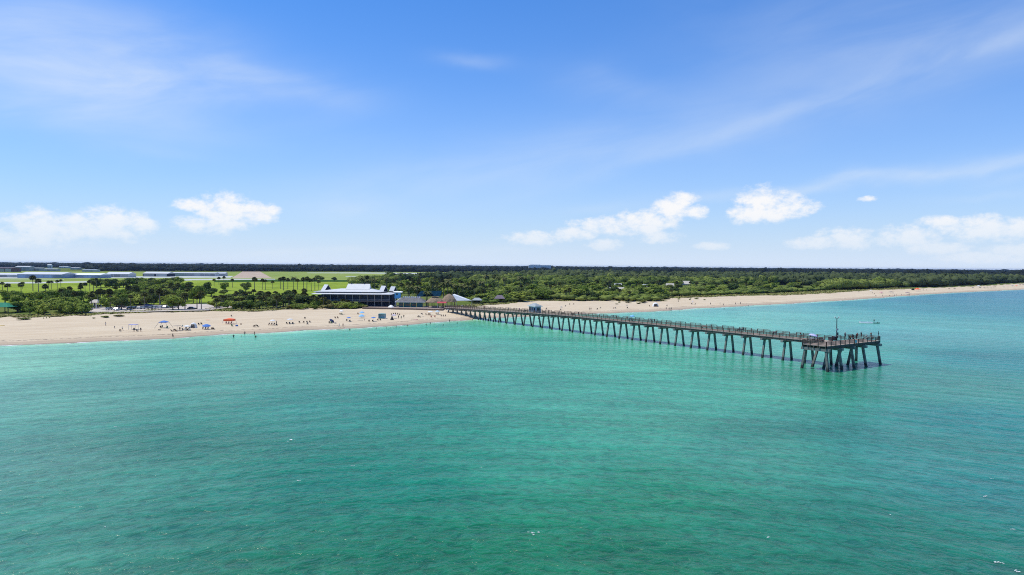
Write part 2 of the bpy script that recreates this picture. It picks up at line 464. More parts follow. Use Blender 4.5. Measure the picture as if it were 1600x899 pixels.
# ------------------------------------------------------------------ beach
def beach_mat():
    m, t, b = new_mat('beach_sand')
    geo = nd(t, 'ShaderNodeNewGeometry'); P = geo.outputs['Position']
    sep = nd(t, 'ShaderNodeSeparateXYZ'); t.links.new(P, sep.inputs[0]); z = sep.outputs[2]
    al = nd(t, 'ShaderNodeVectorRotate'); al.rotation_type = 'Z_AXIS'; al.inputs['Angle'].default_value = -math.atan2(AX[1], AX[0]); t.links.new(P, al.inputs['Vector'])
    str_ = vmth(t, 'MULTIPLY', al.outputs[0], (0.12, 1.0, 1.0))
    n0 = noise(t, P, 0.03, 4, 0.6); n1 = noise(t, str_, 0.35, 5, 0.6); n2 = noise(t, P, 0.9, 4, 0.65)
    str2 = vmth(t, 'MULTIPLY', al.outputs[0], (0.03, 1.0, 1.0)); n3 = noise(t, str2, 1.1, 4, 0.6)
    c = mixc(t, smooth(t, n1, 0.3, 0.7), (0.525, 0.412, 0.272), (0.615, 0.500, 0.345))
    c = mixc(t, smooth(t, n0, 0.35, 0.7, 0, 0.4), c, (0.66, 0.56, 0.40))
    c = mixc(t, smooth(t, n2, 0.52, 0.72, 0, 0.35), c, (0.42, 0.335, 0.265))
    c = mixc(t, mth(t, 'MULTIPLY', smooth(t, n3, 0.54, 0.68), smooth(t, n0, 0.4, 0.6, 0.1, 0.6)), c, (0.40, 0.31, 0.225))
    zz = mth(t, 'ADD', z, mth(t, 'MULTIPLY', mth(t, 'SUBTRACT', n1, 0.5), 0.35))
    c = mixc(t, smooth(t, zz, 0.55, 0.85, 0.55, 0), c, (0.33, 0.245, 0.175))
    wr = mth(t, 'MULTIPLY', smooth(t, zz, 0.78, 0.86), smooth(t, zz, 0.88, 1.0, 1, 0))     # weed left at the tide line
    c = mixc(t, mth(t, 'MULTIPLY', wr, smooth(t, n2, 0.38, 0.6, 0, 0.7)), c, (0.14, 0.10, 0.08))
    c = mixc(t, smooth(t, zz, 0.06, 0.28, 0.6, 0), c, (0.22, 0.165, 0.115))
    t.links.new(c, b.inputs['Base Color'])
    t.links.new(smooth(t, zz, 0.1, 0.5, 0.55, 0.95), b.inputs['Roughness']); b.inputs['Specular IOR Level'].default_value = 0.12
    bp = nd(t, 'ShaderNodeBump'); bp.inputs['Strength'].default_value = 0.5; bp.inputs['Distance'].default_value = 0.25
    t.links.new(n2, bp.inputs['Height']); t.links.new(bp.outputs[0], b.inputs['Normal'])
    return m

def make_beach():
    S = spaced((-900, -250, 25), (-250, 500, 2.5), (500, 1500, 8), (1500, 6000, 150))
    U = np.concatenate([np.linspace(-60, 0, 7)[:-1], np.linspace(0, 16, 18)])
    W = np.linspace(0, 1, 14)[1:]
    rows = []
    t0 = shore_t(S); td = dune_t(S)
    wig = 1.3 * np.sin(S * 0.075) + 0.8 * np.sin(S * 0.19 + 1) + 0.5 * np.sin(S * 0.43)
    for u in U: rows.append(t0 + u + (wig if u >= 0 else wig * 0.5))
    for w in W: rows.append(t0 + 16 + (td + 14 - t0 - 16) * w)
    T = np.array(rows)
    Sg = np.broadcast_to(S, T.shape)
    # the beach profile follows the wiggled waterline
    Z = z_of(Sg, np.where(T - t0 < 16.5, T - np.broadcast_to(wig, T.shape), T))
    hum = 0.06 * np.sin(Sg * 0.9 + T * 1.3) * np.sin(T * 0.7 + Sg * 0.31)
    Z = Z + np.where(T - t0 > 18, hum, 0) - 0.012
    X = Sg * AX[0] + T * NX[0]; Y = Sg * AX[1] + T * NX[1]
    V = np.stack([X, Y, Z], -1).reshape(-1, 3)
    me = np_mesh('beach', V, grid_faces(*T.shape))
    me.polygons.foreach_set('use_smooth', [True] * len(me.polygons))
    return struct('beach', me, beach_mat())
beach = make_beach()

# ------------------------------------------------------------------ ground behind the beach
def ground_mat(name, c1, c2, c3, s1=0.02, s2=0.2):
    m, t, b = new_mat(name)
    geo = nd(t, 'ShaderNodeNewGeometry'); P = geo.outputs['Position']
    n1 = noise(t, P, s1, 5, 0.6); n2 = noise(t, P, s2, 4, 0.65)
    c = mixc(t, smooth(t, n1, 0.35, 0.65), c1, c2)
    c = mixc(t, smooth(t, n2, 0.45, 0.75, 0, 0.7), c, c3)
    t.links.new(c, b.inputs['Base Color']); b.inputs['Roughness'].default_value = 1.0; b.inputs['Specular IOR Level'].default_value = 0.0
    return m
MAT['ground'] = ground_mat('scrub_ground', (0.085, 0.125, 0.028), (0.130, 0.165, 0.042), (0.20, 0.18, 0.085), 0.02, 0.12)
MAT['lawn'] = ground_mat('lawn_grass', (0.200, 0.275, 0.034), (0.275, 0.340, 0.055), (0.100, 0.165, 0.024), 0.010, 0.035)
MAT['airgrass'] = ground_mat('airfield_grass', (0.185, 0.255, 0.055), (0.260, 0.310, 0.085), (0.33, 0.33, 0.14), 0.006, 0.02)
MAT['hedge'] = ground_mat('ditch_green', (0.030, 0.075, 0.020), (0.04, 0.09, 0.025), (0.05, 0.09, 0.03), 0.03, 0.2)

def make_ground():
    S = spaced((-6000, -900, 300), (-900, -250, 25), (-250, 1300, 3), (1300, 3000, 50), (3000, 14000, 500))
    td = dune_t(S)
    wob = 1.6 * np.sin(S * 0.21) + 1.2 * np.sin(S * 0.53 + 2) + 0.9 * np.sin(S * 1.1 + 1)
    rows = [td + 2 + wob] + [td + u + wob * 0.3 for u in (6, 10, 15, 22, 40)]
    T1 = np.array(rows)
    far = []
    for T0 in (150, 400, 1000, 3000, 14000):
        far.append(np.maximum(td + 60, td * 0 + T0 + 200))
    T = np.concatenate([T1, np.array(far)])
    Sg = np.broadcast_to(S, T.shape)
    Z = z_of(Sg, T); Z[0] -= 0.08
    X = Sg * AX[0] + T * NX[0]; Y = Sg * AX[1] + T * NX[1]
    me = np_mesh('ground', np.stack([X, Y, Z], -1).reshape(-1, 3), grid_faces(*T.shape))
    me.polygons.foreach_set('use_smooth', [True] * len(me.polygons))
    return struct('ground', me, MAT['ground'])
ground = make_ground()

def sheet(name, pix, m, lift, kind='structure'):
    mb = MB(); mb.face([tuple(at(px, py, LAND_Z + lift)) for px, py in pix])
    me = mb.mesh(name)
    if me.polygons[0].normal.z < 0: me.flip_normals()
    o = obj(name, me, m); o['kind'] = kind; return o

AIRFIELD = [(-260, 446), (-260, 424), (0, 424.2), (200, 424.6), (540, 425), (700, 426), (840, 427), (850, 433.5), (700, 437), (560, 440), (340, 441), (130, 446)]
sheet('airfield_grass', AIRFIELD, MAT['airgrass'], 0.02)
LAWN = [(-260, 482), (-260, 444.5), (0, 444), (130, 442.5), (280, 438.8), (360, 438.5), (560, 440.5), (575, 446), (500, 462), (400, 467), (300, 474), (120, 478)]
sheet('lawn', LAWN, MAT['lawn'], 0.06)
sheet('taxiway', [(-260, 443.3), (-260, 441.6), (60, 440.9), (300, 437.2), (300, 438.4), (60, 443.0)], MAT['concrete'], 0.04)
sheet('taxiway', [(-260, 438.8), (-260, 438.2), (100, 437.2), (100, 437.7)], MAT['concrete'], 0.04)
sheet('runway', [(280, 436.2), (365, 435.8), (430, 436.0), (430, 437.0), (280, 438.2)], MAT['concrete'], 0.045)
sheet('runway', [(480, 426.3), (560, 426.0), (760, 427.7), (760, 428.9), (560, 427.4), (480, 427.0)], MAT['concrete'], 0.04)
sheet('taxiway', [(540, 432.2), (600, 432.4), (600, 433.2), (540, 433.0)], MAT['concrete'], 0.045)
sheet('ditch_bank', [(335, 438.4), (430, 437.0), (560, 438.0), (560, 440.6), (430, 440.4), (335, 441.2)], MAT['hedge'], 0.08)
sheet('bare_field', [(362, 434.8), (425, 434.8), (406, 424.3), (379, 424.3)], MAT['pinksand'], 0.05)
sheet('apron', [(-200, 436.2), (-200, 433.5), (365, 431.5), (360, 434.0), (200, 434.6)], MAT['concrete'], 0.03)
sheet('parking_lot', [(118, 489), (140, 480.5), (330, 474.5), (420, 471.5), (425, 473.5), (350, 482), (325, 485), (230, 487)], MAT['shell'], 0.09)

# ------------------------------------------------------------------ water
def lin(c):
    c = np.asarray(c, float) / 255.0
    return np.where(c <= 0.04045, c / 12.92, ((c + 0.055) / 1.055) ** 2.4)

# turbidity / depth tint of the water body over the sand, surveyed at places on the water
TINT = [(10, 565, 160, 210, 190), (100, 560, 132, 198, 178), (10, 620, 96, 168, 148), (60, 720, 82, 158, 140), (60, 860, 66, 146, 128), (200, 600, 78, 160, 140), (300, 565, 82, 176, 152),
        (300, 680, 58, 140, 120), (180, 780, 66, 146, 128), (300, 800, 52, 134, 116), (400, 535, 125, 200, 175), (500, 560, 66, 162, 138), (500, 640, 58, 150, 130), (500, 750, 42, 130, 110), (500, 880, 44, 134, 108),
        (640, 560, 66, 160, 140), (640, 640, 48, 145, 125), (640, 760, 36, 130, 108), (640, 880, 34, 125, 98), (720, 542, 112, 186, 164), (740, 600, 68, 165, 140), (740, 700, 46, 148, 122),
        (760, 880, 36, 130, 100), (850, 540, 80, 178, 152), (850, 620, 72, 172, 146), (850, 720, 52, 152, 126), (850, 850, 42, 138, 106), (1000, 565, 86, 184, 160), (1000, 650, 66, 163, 138),
        (1000, 780, 48, 140, 112), (1000, 890, 40, 130, 102), (1200, 610, 78, 174, 150), (1200, 700, 60, 152, 132), (1200, 860, 46, 135, 114), (1300, 540, 92, 182, 166), (1310, 600, 48, 150, 118), (1400, 525, 96, 176, 174),
        (1400, 600, 70, 162, 146), (1400, 700, 58, 148, 138), (1400, 860, 46, 132, 116), (1550, 485, 72, 152, 168), (1550, 560, 66, 150, 158), (1550, 660, 62, 146, 152), (1550, 760, 54, 138, 136),
        (1550, 880, 44, 130, 114), (1000, 500, 125, 202, 190), (1100, 500, 125, 204, 194), (1200, 492, 120, 194, 188), (1250, 482, 104, 182, 180), (1400, 478, 84, 164, 174), (1500, 472, 70, 152, 170), (1590, 462, 60, 145, 168),
        (900, 500, 150, 215, 195), (640, 530, 95, 190, 165), (560, 530, 100, 190, 165), (690, 520, 100, 200, 165)]

def make_water():
    S = spaced((-9000, -600, 300), (-600, -200, 10), (-200, 420, 3.0), (420, 1200, 10), (1200, 2000, 50), (2000, 12000, 500))
    Trel = spaced((-9000, -600, 400), (-600, -300, 15), (-300, -60, 4), (-60, 4, 2.0))
    Sg = np.broadcast_to(S, (len(Trel), len(S))); Tg = Trel[:, None] + shore_t(S)[None, :]
    X = Sg * AX[0] + Tg * NX[0]; Y = Sg * AX[1] + Tg * NX[1]
    pts = [flat(px, py, 0.0) for px, py, *_ in TINT]
    def eye(r, g, b):
        if b > g + 4: return (r + 5, g, b + 3)
        k = min(max((g - 138) / 16.0, 0), 1); k2 = min(max((g - 170) / 20.0, 0), 1)
        return (r + 14 + 17 * k - 14 * k2, g + 1 + 3 * k - 2 * k2, b + 11 + 9 * k - 9 * k2)
    pc = np.array([lin(eye(*c[2:])) for c in TINT])
    P = np.array([[math.log(math.hypot(x, y)), 1.15 * math.atan2(x, y)] for x, y in pts])
    Q = np.stack([np.log(np.maximum(np.hypot(X, Y), 20)), 1.15 * np.arctan2(X, np.maximum(Y, 1e-3))], -1).reshape(-1, 2)
    col = np.zeros((len(Q), 3))
    for i in range(0, len(Q), 20000):
        q = Q[i:i + 20000]
        d2 = ((q[:, None, :] - P[None]) ** 2).sum(-1) + 0.004
        w = d2 ** -1.8
        col[i:i + 20000] = (w[..., None] * pc[None]).sum(1) / w.sum(1, keepdims=True)
    # light scattered back by the water itself, less what the surface mirrors of the sky
    dq = np.clip((np.log(np.maximum(np.hypot(X, Y), 20)).reshape(-1, 1) - math.log(55)) / (math.log(650) - math.log(55)), 0, 1)
    refl = np.array([.012, .050, .050]) * (1 - dq) + np.array([.095, .105, .130]) * dq
    col = np.maximum(col - refl, col * .22)
    # clear sand shows through in the last metres
    rel = np.broadcast_to(Trel[:, None], Sg.shape).ravel()
    k = np.clip(1 + rel / 12.0, 0, 1)[:, None] ** 1.6
    col = col * (1 - k) + lin((195, 222, 198)) * k
    me = np_mesh('sea', np.stack([X, Y, X * 0], -1).reshape(-1, 3), grid_faces(*Sg.shape))
    a = me.color_attributes.new('tint', 'FLOAT_COLOR', 'POINT')
    a.data.foreach_set('color', np.concatenate([col, np.ones((len(col), 1))], 1).astype(np.float32).ravel())
    sa = me.attributes.new('shallow', 'FLOAT', 'POINT')
    sa.data.foreach_set('value', np.clip(1 + rel / 60.0, 0, 1).astype(np.float32))
    me.polygons.foreach_set('use_smooth', [True] * len(me.polygons))
    m, t, b = new_mat('sea_water')
    geo = nd(t, 'ShaderNodeNewGeometry'); P_ = geo.outputs['Position']
    att = nd(t, 'ShaderNodeAttribute', attribute_name='tint')
    shal = nd(t, 'ShaderNodeAttribute', attribute_name='shallow').outputs['Fac']
    sp = nd(t, 'ShaderNodeSeparateXYZ'); t.links.new(P_, sp.inputs[0])
    # crests bend round into the bay
    bend = mth(t, 'MULTIPLY', mth(t, 'SQRT', mth(t, 'ADD', mth(t, 'MULTIPLY', sp.outputs[0], sp.outputs[0]), 4900.0)), 0.62)
    yy = mth(t, 'ADD', sp.outputs[1], bend)
    cw = nd(t, 'ShaderNodeCombineXYZ'); t.links.new(sp.outputs[0], cw.inputs[0]); t.links.new(yy, cw.inputs[1]); W = cw.outputs[0]
    ws = vmth(t, 'MULTIPLY', W, (0.74, 1.0, 1.0))
    big = noise(t, vmth(t, 'MULTIPLY', W, (0.55, 1, 1)), 0.030, 5, 0.6, 0.6)
    pat = noise(t, ws, 0.16, 4, 0.6, 0.8)
    chop = noise(t, ws, 0.80, 4, 0.62, 0.8)
    fine = noise(t, ws, 2.4, 2, 0.6, 0.2)
    sw = nd(t, 'ShaderNodeTexWave'); sw.wave_type = 'BANDS'; sw.bands_direction = 'Y'; sw.inputs['Scale'].default_value = 0.05; sw.inputs['Distortion'].default_value = 6.0
    sw.inputs['Detail'].default_value = 3; sw.inputs['Detail Scale'].default_value = 0.35; t.links.new(W, sw.inputs['Vector'])
    # water body: churned sand drifts in soft patches, light and dark of chop and swell put into the colour
    f = smooth(t, big, 0.32, 0.68, 0.91, 1.08)
    f = mth(t, 'MULTIPLY', f, smooth(t, pat, 0.32, 0.68, 0.91, 1.07))
    f = mth(t, 'MULTIPLY', f, smooth(t, chop, 0.32, 0.60, 0.72, 1.12))
    f = mth(t, 'MULTIPLY', f, smooth(t, sw.outputs['Fac'], 0.1, 0.9, 0.955, 1.045))
    lane = noise(t, vmth(t, 'MULTIPLY', W, (0.16, 1.0, 1.0)), 0.055, 4, 0.55, 1.2)      # lanes of wind and swell, their light and dark put into the colour
    f = mth(t, 'MULTIPLY', f, smooth(t, lane, 0.34, 0.66, 0.90, 1.08))
    sc = nd(t, 'ShaderNodeVectorMath', operation='SCALE'); t.links.new(att.outputs['Color'], sc.inputs[0]); t.links.new(f, sc.inputs['Scale'])
    c = vmth(t, 'MULTIPLY', sc.outputs[0], WATER_K)
    t.links.new(c, b.inputs['Base Color'])
    b.inputs['Roughness'].default_value = 0.22; b.inputs['Specular IOR Level'].default_value = 0.36; b.inputs['IOR'].default_value = 1.33
    h = mth(t, 'ADD', mth(t, 'MULTIPLY', chop, 0.62), mth(t, 'MULTIPLY', fine, 0.07))
    h = mth(t, 'MULTIPLY', h, smooth(t, lane, 0.34, 0.66, 1.25, 0.75))
    h = mth(t, 'ADD', h, mth(t, 'MULTIPLY', pat, 1.1))
    h = mth(t, 'ADD', h, mth(t, 'MULTIPLY', sw.outputs['Fac'], 0.22))
    bp = nd(t, 'ShaderNodeBump'); bp.inputs['Distance'].default_value = 0.42
    t.links.new(smooth(t, shal, 0.2, 1.0, 1.0, 0.45), bp.inputs['Strength'])
    t.links.new(h, bp.inputs['Height']); t.links.new(bp.outputs[0], b.inputs['Normal'])
    return struct('sea', me, m)
WATER_K = (0.61, 0.865, 0.59)
sea = make_water()

def make_foam():
    """thin broken wash along the waterline and a few whitecaps"""
    V = []; F = []
    def quad(c, L, Wd, ang):
        n = 7; k = len(V)
        for i in range(n):
            th = 2 * math.pi * i / n; rr = random.uniform(0.65, 1.1)
            x, y = L * rr * math.cos(th), Wd * rr * math.sin(th)
            V.append((c[0] + x * math.cos(ang) - y * math.sin(ang), c[1] + x * math.sin(ang) + y * math.cos(ang), c[2]))
        for i in range(1, n - 1): F.append((k, k + i, k + i + 1))
    ash = math.atan2(AX[1], AX[0])
    s = -200.0
    while s < 1500:
        wig = 1.3 * math.sin(s * 0.075) + 0.8 * math.sin(s * 0.19 + 1) + 0.5 * math.sin(s * 0.43)
        dens = 0.5 if s < 330 else 0.8
        if random.random() < dens:
            t = float(shore_t(s)) + wig - random.uniform(0.2, 1.6)
            quad((s * AX[0] + t * NX[0], s * AX[1] + t * NX[1], 0.035), random.uniform(0.8, 4.2), random.uniform(0.14, 0.6), ash + random.uniform(-.15, .15))
        s += 1.5
    caps = [(455, 688, .8), (449, 691, .3), (830, 833, .5), (833, 836, .25), (180, 667, .4), (550, 728, .3), (467, 752, .35), (752, 731, .25), (1558, 879, .4), (1568, 881, .3), (1590, 893, .35),
            (1540, 776, .35), (1390, 805, .2), (1200, 840, .25), (165, 824, .25), (1548, 748, .25), (1582, 828, .3), (640, 600, .3)]
    for px, py, w in caps:
        p = at_water(px, py)
        for _ in range(6):
            quad((p.x + random.gauss(0, w * .5), p.y + random.gauss(0, w * .3), 0.05), w * random.uniform(.1, .45), w * random.uniform(.06, .2), random.uniform(-.4, .4))
    me = bpy.data.meshes.new('foam'); me.from_pydata(V, [], F); me.update()
    o = obj('foam', me, mat('foam', (0.80, 0.83, 0.80), 0.9, 0.05)); o['kind'] = 'stuff'
    return o
make_foam()

# ------------------------------------------------------------------ the pier
PA = at(1222.9, 563.6, 0.0); _pb = at(818, 509.5, 0.0); PD = (_pb - PA).normalized(); PP = Vector((PD.y, -PD.x, 0))
SPAN = (_pb - PA).length / 19; _ks = SPAN / 6.58
PANG = math.atan2(PD.y, PD.x)
def deck_z(u):
    return float(np.interp(u, [-40, 92 * _ks, 122 * _ks, 165 * _ks, 195 * _ks], [6.65, 6.65, 6.15, 5.05, 4.3]))
def pp(u, p, z=0.0): return PA + PD * u + PP * p + Vector((0, 0, z))
EDGE0, EDGE1 = -0.35, 4.75
pier = thing('pier', 'long wooden fishing pier on splayed concrete piles running out to a wide end deck', 'pier', (PA.x, PA.y, 0))
base = Vector((PA.x, PA.y, 0))
def pobj(name, mb, m): return obj(name, mb, m, pier)
def L(v): return tuple(Vector(v) - base)

bents = [SPAN * k for k in range(-1, 23)] + [SPAN * (22 + .66 * j) for j in range(1, 12)]
for u in bents:
    dz = deck_z(u)
    x, y = pp(u, 2.2).x, pp(u, 2.2).y
    gzv = max(gz(x, y), -1.5)
    capz = dz - 0.75
    mb = MB(); mb.bar(L(pp(u, -0.75, capz - .28)), L(pp(u, 5.15, capz - .28)), 0.75, 0.56); pobj('cap', mb, MAT['cap'])
    short = dz - gzv
    for s in (0, 1):
        p0 = pp(u, 0.0 if s == 0 else 4.4, 0); p1 = pp(u, 1.0 if s == 0 else 3.4, capz - .55)
        p0 = p0 + (p0 - p1).normalized() * 1.6 if gzv < 0 else p0
        mb = MB(); mb.bar(L(p0), L(p1), 0.52, 0.52, up=PD); pobj('pile', mb, MAT['pile'])
PLANK_M = MAT['rail']
def rail_run(a, b, hi, u0, u1):
    """posts about every 2.2 m with three boards, a and b world points at deck level"""
    a, b = Vector(a), Vector(b); n = max(1, round((b - a).length / 2.2))
    pts = [a.lerp(b, i / n) for i in range(n + 1)]
    out = Vector((b - a)).cross(Vector((0, 0, 1))).normalized()
    for i in range(n):
        h = hi[i % len(hi)]
        mb = MB()
        for hh, hb in ((h, .2), (h * .76, .15), (h * .52, .15), (h * .26, .15)):
            mb.bar(L(pts[i] + Vector((0, 0, hh))), L(pts[i + 1] + Vector((0, 0, hh))), 0.07 if hh < h else .18, hb if hh < h else .10)
        pobj('railing', mb, PLANK_M)
    for i in range(n + 1):
        h = max(hi[i % len(hi)], hi[(i - 1) % len(hi)])
        mb = MB(); mb.bar(L(pts[i] + out * .05 + Vector((0, 0, -.55))), L(pts[i] + out * .05 + Vector((0, 0, h))), 0.17, 0.17)
        pobj('railing_post', mb, PLANK_M)

def run_along(p, ua, ub, hi):
    knots = [ua] + [k for k in (92 * _ks, 122 * _ks, 165 * _ks) if ua < k < ub] + [ub]
    for a, b in zip(knots[:-1], knots[1:]):
        rail_run(pp(a, p, deck_z(a)), pp(b, p, deck_z(b)), hi, a, b)
# the wide end deck
def frame(px, py):
    d = at(px, py, 0.0) - PA; return d.dot(PD), d.dot(PP)
_c = frame(1293.2, 581.6); _r2 = frame(1374.6, 570)
E0 = _c[0] + .35; E1 = E0 + 6.8; Q0 = _c[1] - .3; Q1 = _r2[1] + .7
EZ = 6.65
_w5 = (Q1 - Q0 - 1.2)
offs = [Q0 + .6 + _w5 * f for f in (0, .235, .47, .70, 1.0)]
dfront = (-.2, .4, .4, .6, .5); drear = (-.1, -1.3, 2.0, -1.0, 1.4)
for i, q in enumerate(offs):
    mb = MB(); mb.bar(L(pp(E0 - .75, q, EZ - 1.12)), L(pp(E1 + .5, q, EZ - 1.12)), 0.8, 0.72, up=(0, 0, 1)); pobj('cap', mb, MAT['cap'])
    legs = [(pp(E0 - .35, q + dfront[i], 0), pp(E0 + .35, q, EZ - 1.48)), (pp(E1 + .3, q + drear[i], 0), pp(E1 - .5, q, EZ - 1.48))]
    if i in (1, 2, 3): legs.append((pp((E0 + E1) / 2 + .6, q - .9, 0), pp((E0 + E1) / 2, q, EZ - 1.48)))
    for p0, p1 in legs:
        p0 = p0 + (p0 - p1).normalized() * 1.6
        mb = MB(); mb.bar(L(p0), L(p1), 0.56, 0.56, up=PP); pobj('pile', mb, MAT['pile'])
for a, b in zip([Q0] + [(offs[i] + offs[i + 1]) / 2 for i in range(4)], [(offs[i] + offs[i + 1]) / 2 for i in range(4)] + [Q1]):
    mb = MB()
    for e in (E0 + .15, E0 + 1.9, E0 + 3.6, E0 + 5.2, E1 - .15): mb.bar(L(pp(e, a, EZ - .46)), L(pp(e, b, EZ - .46)), .26, .58)
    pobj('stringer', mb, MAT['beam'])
    mb = MB(); mb.bar(L(pp((E0 + E1) / 2, a + .02, EZ - .08)), L(pp((E0 + E1) / 2, b - .02, EZ - .08)), E1 - E0, .15); pobj('deck_section', mb, MAT['deck'])
# stringers and deck, one length between each pair of bents
us = [E1 + .02] + [u for u in bents if u > E1 + 1] + [bents[-1] + 3]
for a, b in zip(us[:-1], us[1:]):
    za, zb = deck_z(a), deck_z(b)
    mb = MB()
    for p in (EDGE0 + .25, 1.5, 2.9, EDGE1 - .25):
        mb.bar(L(pp(a, p, za - .46)), L(pp(b, p, zb - .46)), 0.26, 0.58)
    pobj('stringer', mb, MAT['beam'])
    mb = MB(); mb.bar(L(pp(a + .02, 2.2, za - .08)), L(pp(b - .02, 2.2, zb - .08)), EDGE1 - EDGE0, 0.15); pobj('deck_section', mb, MAT['deck'])

run_along(EDGE0 + .05, E1 + .1, 192 * _ks, [1.12])
run_along(EDGE1 - .05, E1 + .1, 192 * _ks, [1.38, 1.38, 1.0])

rail_run(pp(E0 + .05, Q0, EZ), pp(E0 + .05, Q1, EZ), [1.15], 0, 0)
rail_run(pp(E1, Q0 + .05, EZ), pp(E0, Q0 + .05, EZ), [1.15], 0, 0)
rail_run(pp(E0, Q1 - .05, EZ), pp(E1, Q1 - .05, EZ), [1.25], 0, 0)
rail_run(pp(E1 - .05, Q0, EZ), pp(E1 - .05, EDGE0, EZ), [1.15], 0, 0)
rail_run(pp(E1 - .05, EDGE1, EZ), pp(E1 - .05, Q1, EZ), [1.3, 1.3, 1.0], 0, 0)

def on_deck(px, p_off):
    """point on the pier deck under photograph column px, p_off metres in from the near edge"""
    k = (px - CXP) / FPX
    o = pp(0, p_off)
    u = (o.x - k * o.y) / (k * PD.y - PD.x)
    v = pp(u, p_off, deck_z(u)); return v

# kiosk on the pier
kc = on_deck(836, 3.3)
kk = thing('bait_kiosk', 'small pale blue hut with grey hipped roof standing on the pier', 'kiosk', tuple(kc), PANG)
mb = MB(); mb.box((0, 0, 1.45), (5.0, 3.0, 2.9)); obj('wall', mb, MAT['kiosk_blue'], kk)
mb = MB(); mb.frustum(-3.1, 3.1, -2.1, 2.1, 2.9, -.8, .8, -.12, .12, 4.15); obj('roof', mb, MAT['grey_roof'], kk)
mb = MB(); mb.bar((-3.1, -2.12, 2.86), (3.1, -2.12, 2.86), .06, .2); mb.bar((-3.1, 2.12, 2.86), (3.1, 2.12, 2.86), .06, .2); mb.bar((-3.12, -2.1, 2.86), (-3.12, 2.1, 2.86), .06, .2); mb.bar((3.12, -2.1, 2.86), (3.12, 2.1, 2.86), .06, .2)
obj('fascia', mb, MAT['white_paint'], kk)
for x, w in ((1.55, 1.2), (-.1, .9)):
    mb = MB(); mb.box((x, 1.53, 1.65), (w, .08, 1.2)); obj('window', mb, MAT['glass'], kk)
mb = MB(); mb.box((-1.75, 1.53, 1.1), (.95, .08, 2.1)); obj('door', mb, MAT['navy_wall'], kk)
mb = MB(); mb.box((-2.53, 0, 1.6), (.08, 1.6, 1.3)); obj('window', mb, MAT['glass'], kk)
mb = MB(); mb.box((2.53, 0, 1.6), (.08, 1.4, 1.1)); obj('window', mb, MAT['glass'], kk)

# lamp mast with loudspeaker boxes on the end deck
lp = at(1307, 529, EZ)
lm = thing('lamp_mast', 'tall thin mast with two lamps on a forked top on the pier end', 'lamp mast', tuple(lp))
mb = MB(); mb.cyl((0, 0, 0), (0, 0, 5.6), .16, .11, 8); obj('mast', mb, MAT['dark_metal'], lm)
mb = MB(); mb.cyl((0, 0, 5.5), (-.55, 0, 6.1), .08, .07, 6); mb.cyl((0, 0, 5.5), (.55, 0, 6.1), .08, .07, 6); obj('fork', mb, MAT['dark_metal'], lm)
for s in (-1, 1):
    mb = MB(); mb.lathe([(.02, .22), (.22, .12), (.3, 0), (.0, -.02)], 10, (s * .6, 0, 6.1)); obj('lamp_head', mb, MAT['grey_metal'], lm)
mb = MB(); mb.box((.1, -.22, 1.35), (.55, .3, .8)); obj('equipment_box', mb, MAT['dark_metal'], lm)
mb = MB(); mb.box((.12, -.2, 2.6), (.45, .16, .55)); obj('sign_panel', mb, MAT['grey_metal'], lm)
mb = MB(); mb.box((.05, -.2, 0.45), (.5, .3, .6)); obj('meter_box', mb, MAT['dark_metal'], lm)

# bins, benches and the cleaning table on the end deck
def bin_thing(px, py, label, m, w=1.0, h=1.0):
    p = at(px, py, EZ)
    t = thing('bin', label, 'bin', tuple(p), PANG, 'bins on the end deck')
    mb = MB(); mb.frustum(-w * .42, w * .42, -.38, .38, 0.03, -w * .5, w * .5, -.45, .45, h); obj('body', mb, m, t)
    mb = MB(); mb.box((0, 0, h + .05), (w * 1.06, .96, .08)); obj('lid', mb, MAT['dark_metal'], t)
bin_thing(1298, 532.5, 'black bin left of the mast foot on the pier end', MAT['dark_metal'], 1.1, .95)
bin_thing(1303.5, 532.0, 'black bin right beside the mast foot on the pier end', MAT['navy_wall'], 1.0, 1.0)
p = at(1271, 534, EZ)
ct = thing('cleaning_table', 'pale fish cleaning table on the left wing of the pier end', 'table', tuple(p), PANG)
mb = MB(); mb.box((0, 0, .92), (2.2, .9, .08)); obj('table_top', mb, MAT['white_metal'], ct)
for sx in (-.95, .95):
    for sy in (-.35, .35):
        mb = MB(); mb.box((sx, sy, .44), (.09, .09, .88)); obj('leg', mb, MAT['grey_metal'], ct)
p = at(1275, 531.5, EZ)
def bench(px, py, label, rz):
    p = at(px, py, EZ); t = thing('bench', label, 'bench', tuple(p), rz, 'benches on the end deck')
    for j in range(3): mb = MB(); mb.box((0, -.18 + j * .18, .45), (1.9, .15, .05)); obj('slat', mb, MAT['deck'], t)
    mb = MB(); mb.box((0, .3, .72), (1.9, .05, .32)); obj('backrest', mb, MAT['deck'], t)
    for sx in (-.8, .8): mb = MB(); mb.box((sx, 0, .21), (.1, .5, .42)); obj('leg', mb, MAT['rail'], t)
bench(1284, 534.5, 'pale wooden bench behind the left railing of the pier end', PANG + math.pi / 2)
bench(1331, 530.0, 'pale wooden bench by the long front railing of the pier end', math.atan2(PP.y, PP.x))
p = at(1375.3, 527.5, EZ)
sp = thing('flag_post', 'thin dark post at the right corner of the pier end', 'post', tuple(pp(E0 + .3, Q1 - .3, EZ)))
mb = MB(); mb.cyl((0, 0, 0), (0, 0, 2.7), .09, .07, 8); obj('post', mb, MAT['dark_metal'], sp)
mb = MB(); mb.box((0, 0, 2.0), (.22, .12, .5)); obj('box', mb, MAT['dark_metal'], sp)
p = at(1334.5, 531.5, EZ)
bs = thing('blue_sign', 'small pale blue board fixed on the long front railing of the pier end', 'sign', tuple(pp(E0 - .12, Q0 + 14.0, EZ)), math.atan2(PP.y, PP.x))
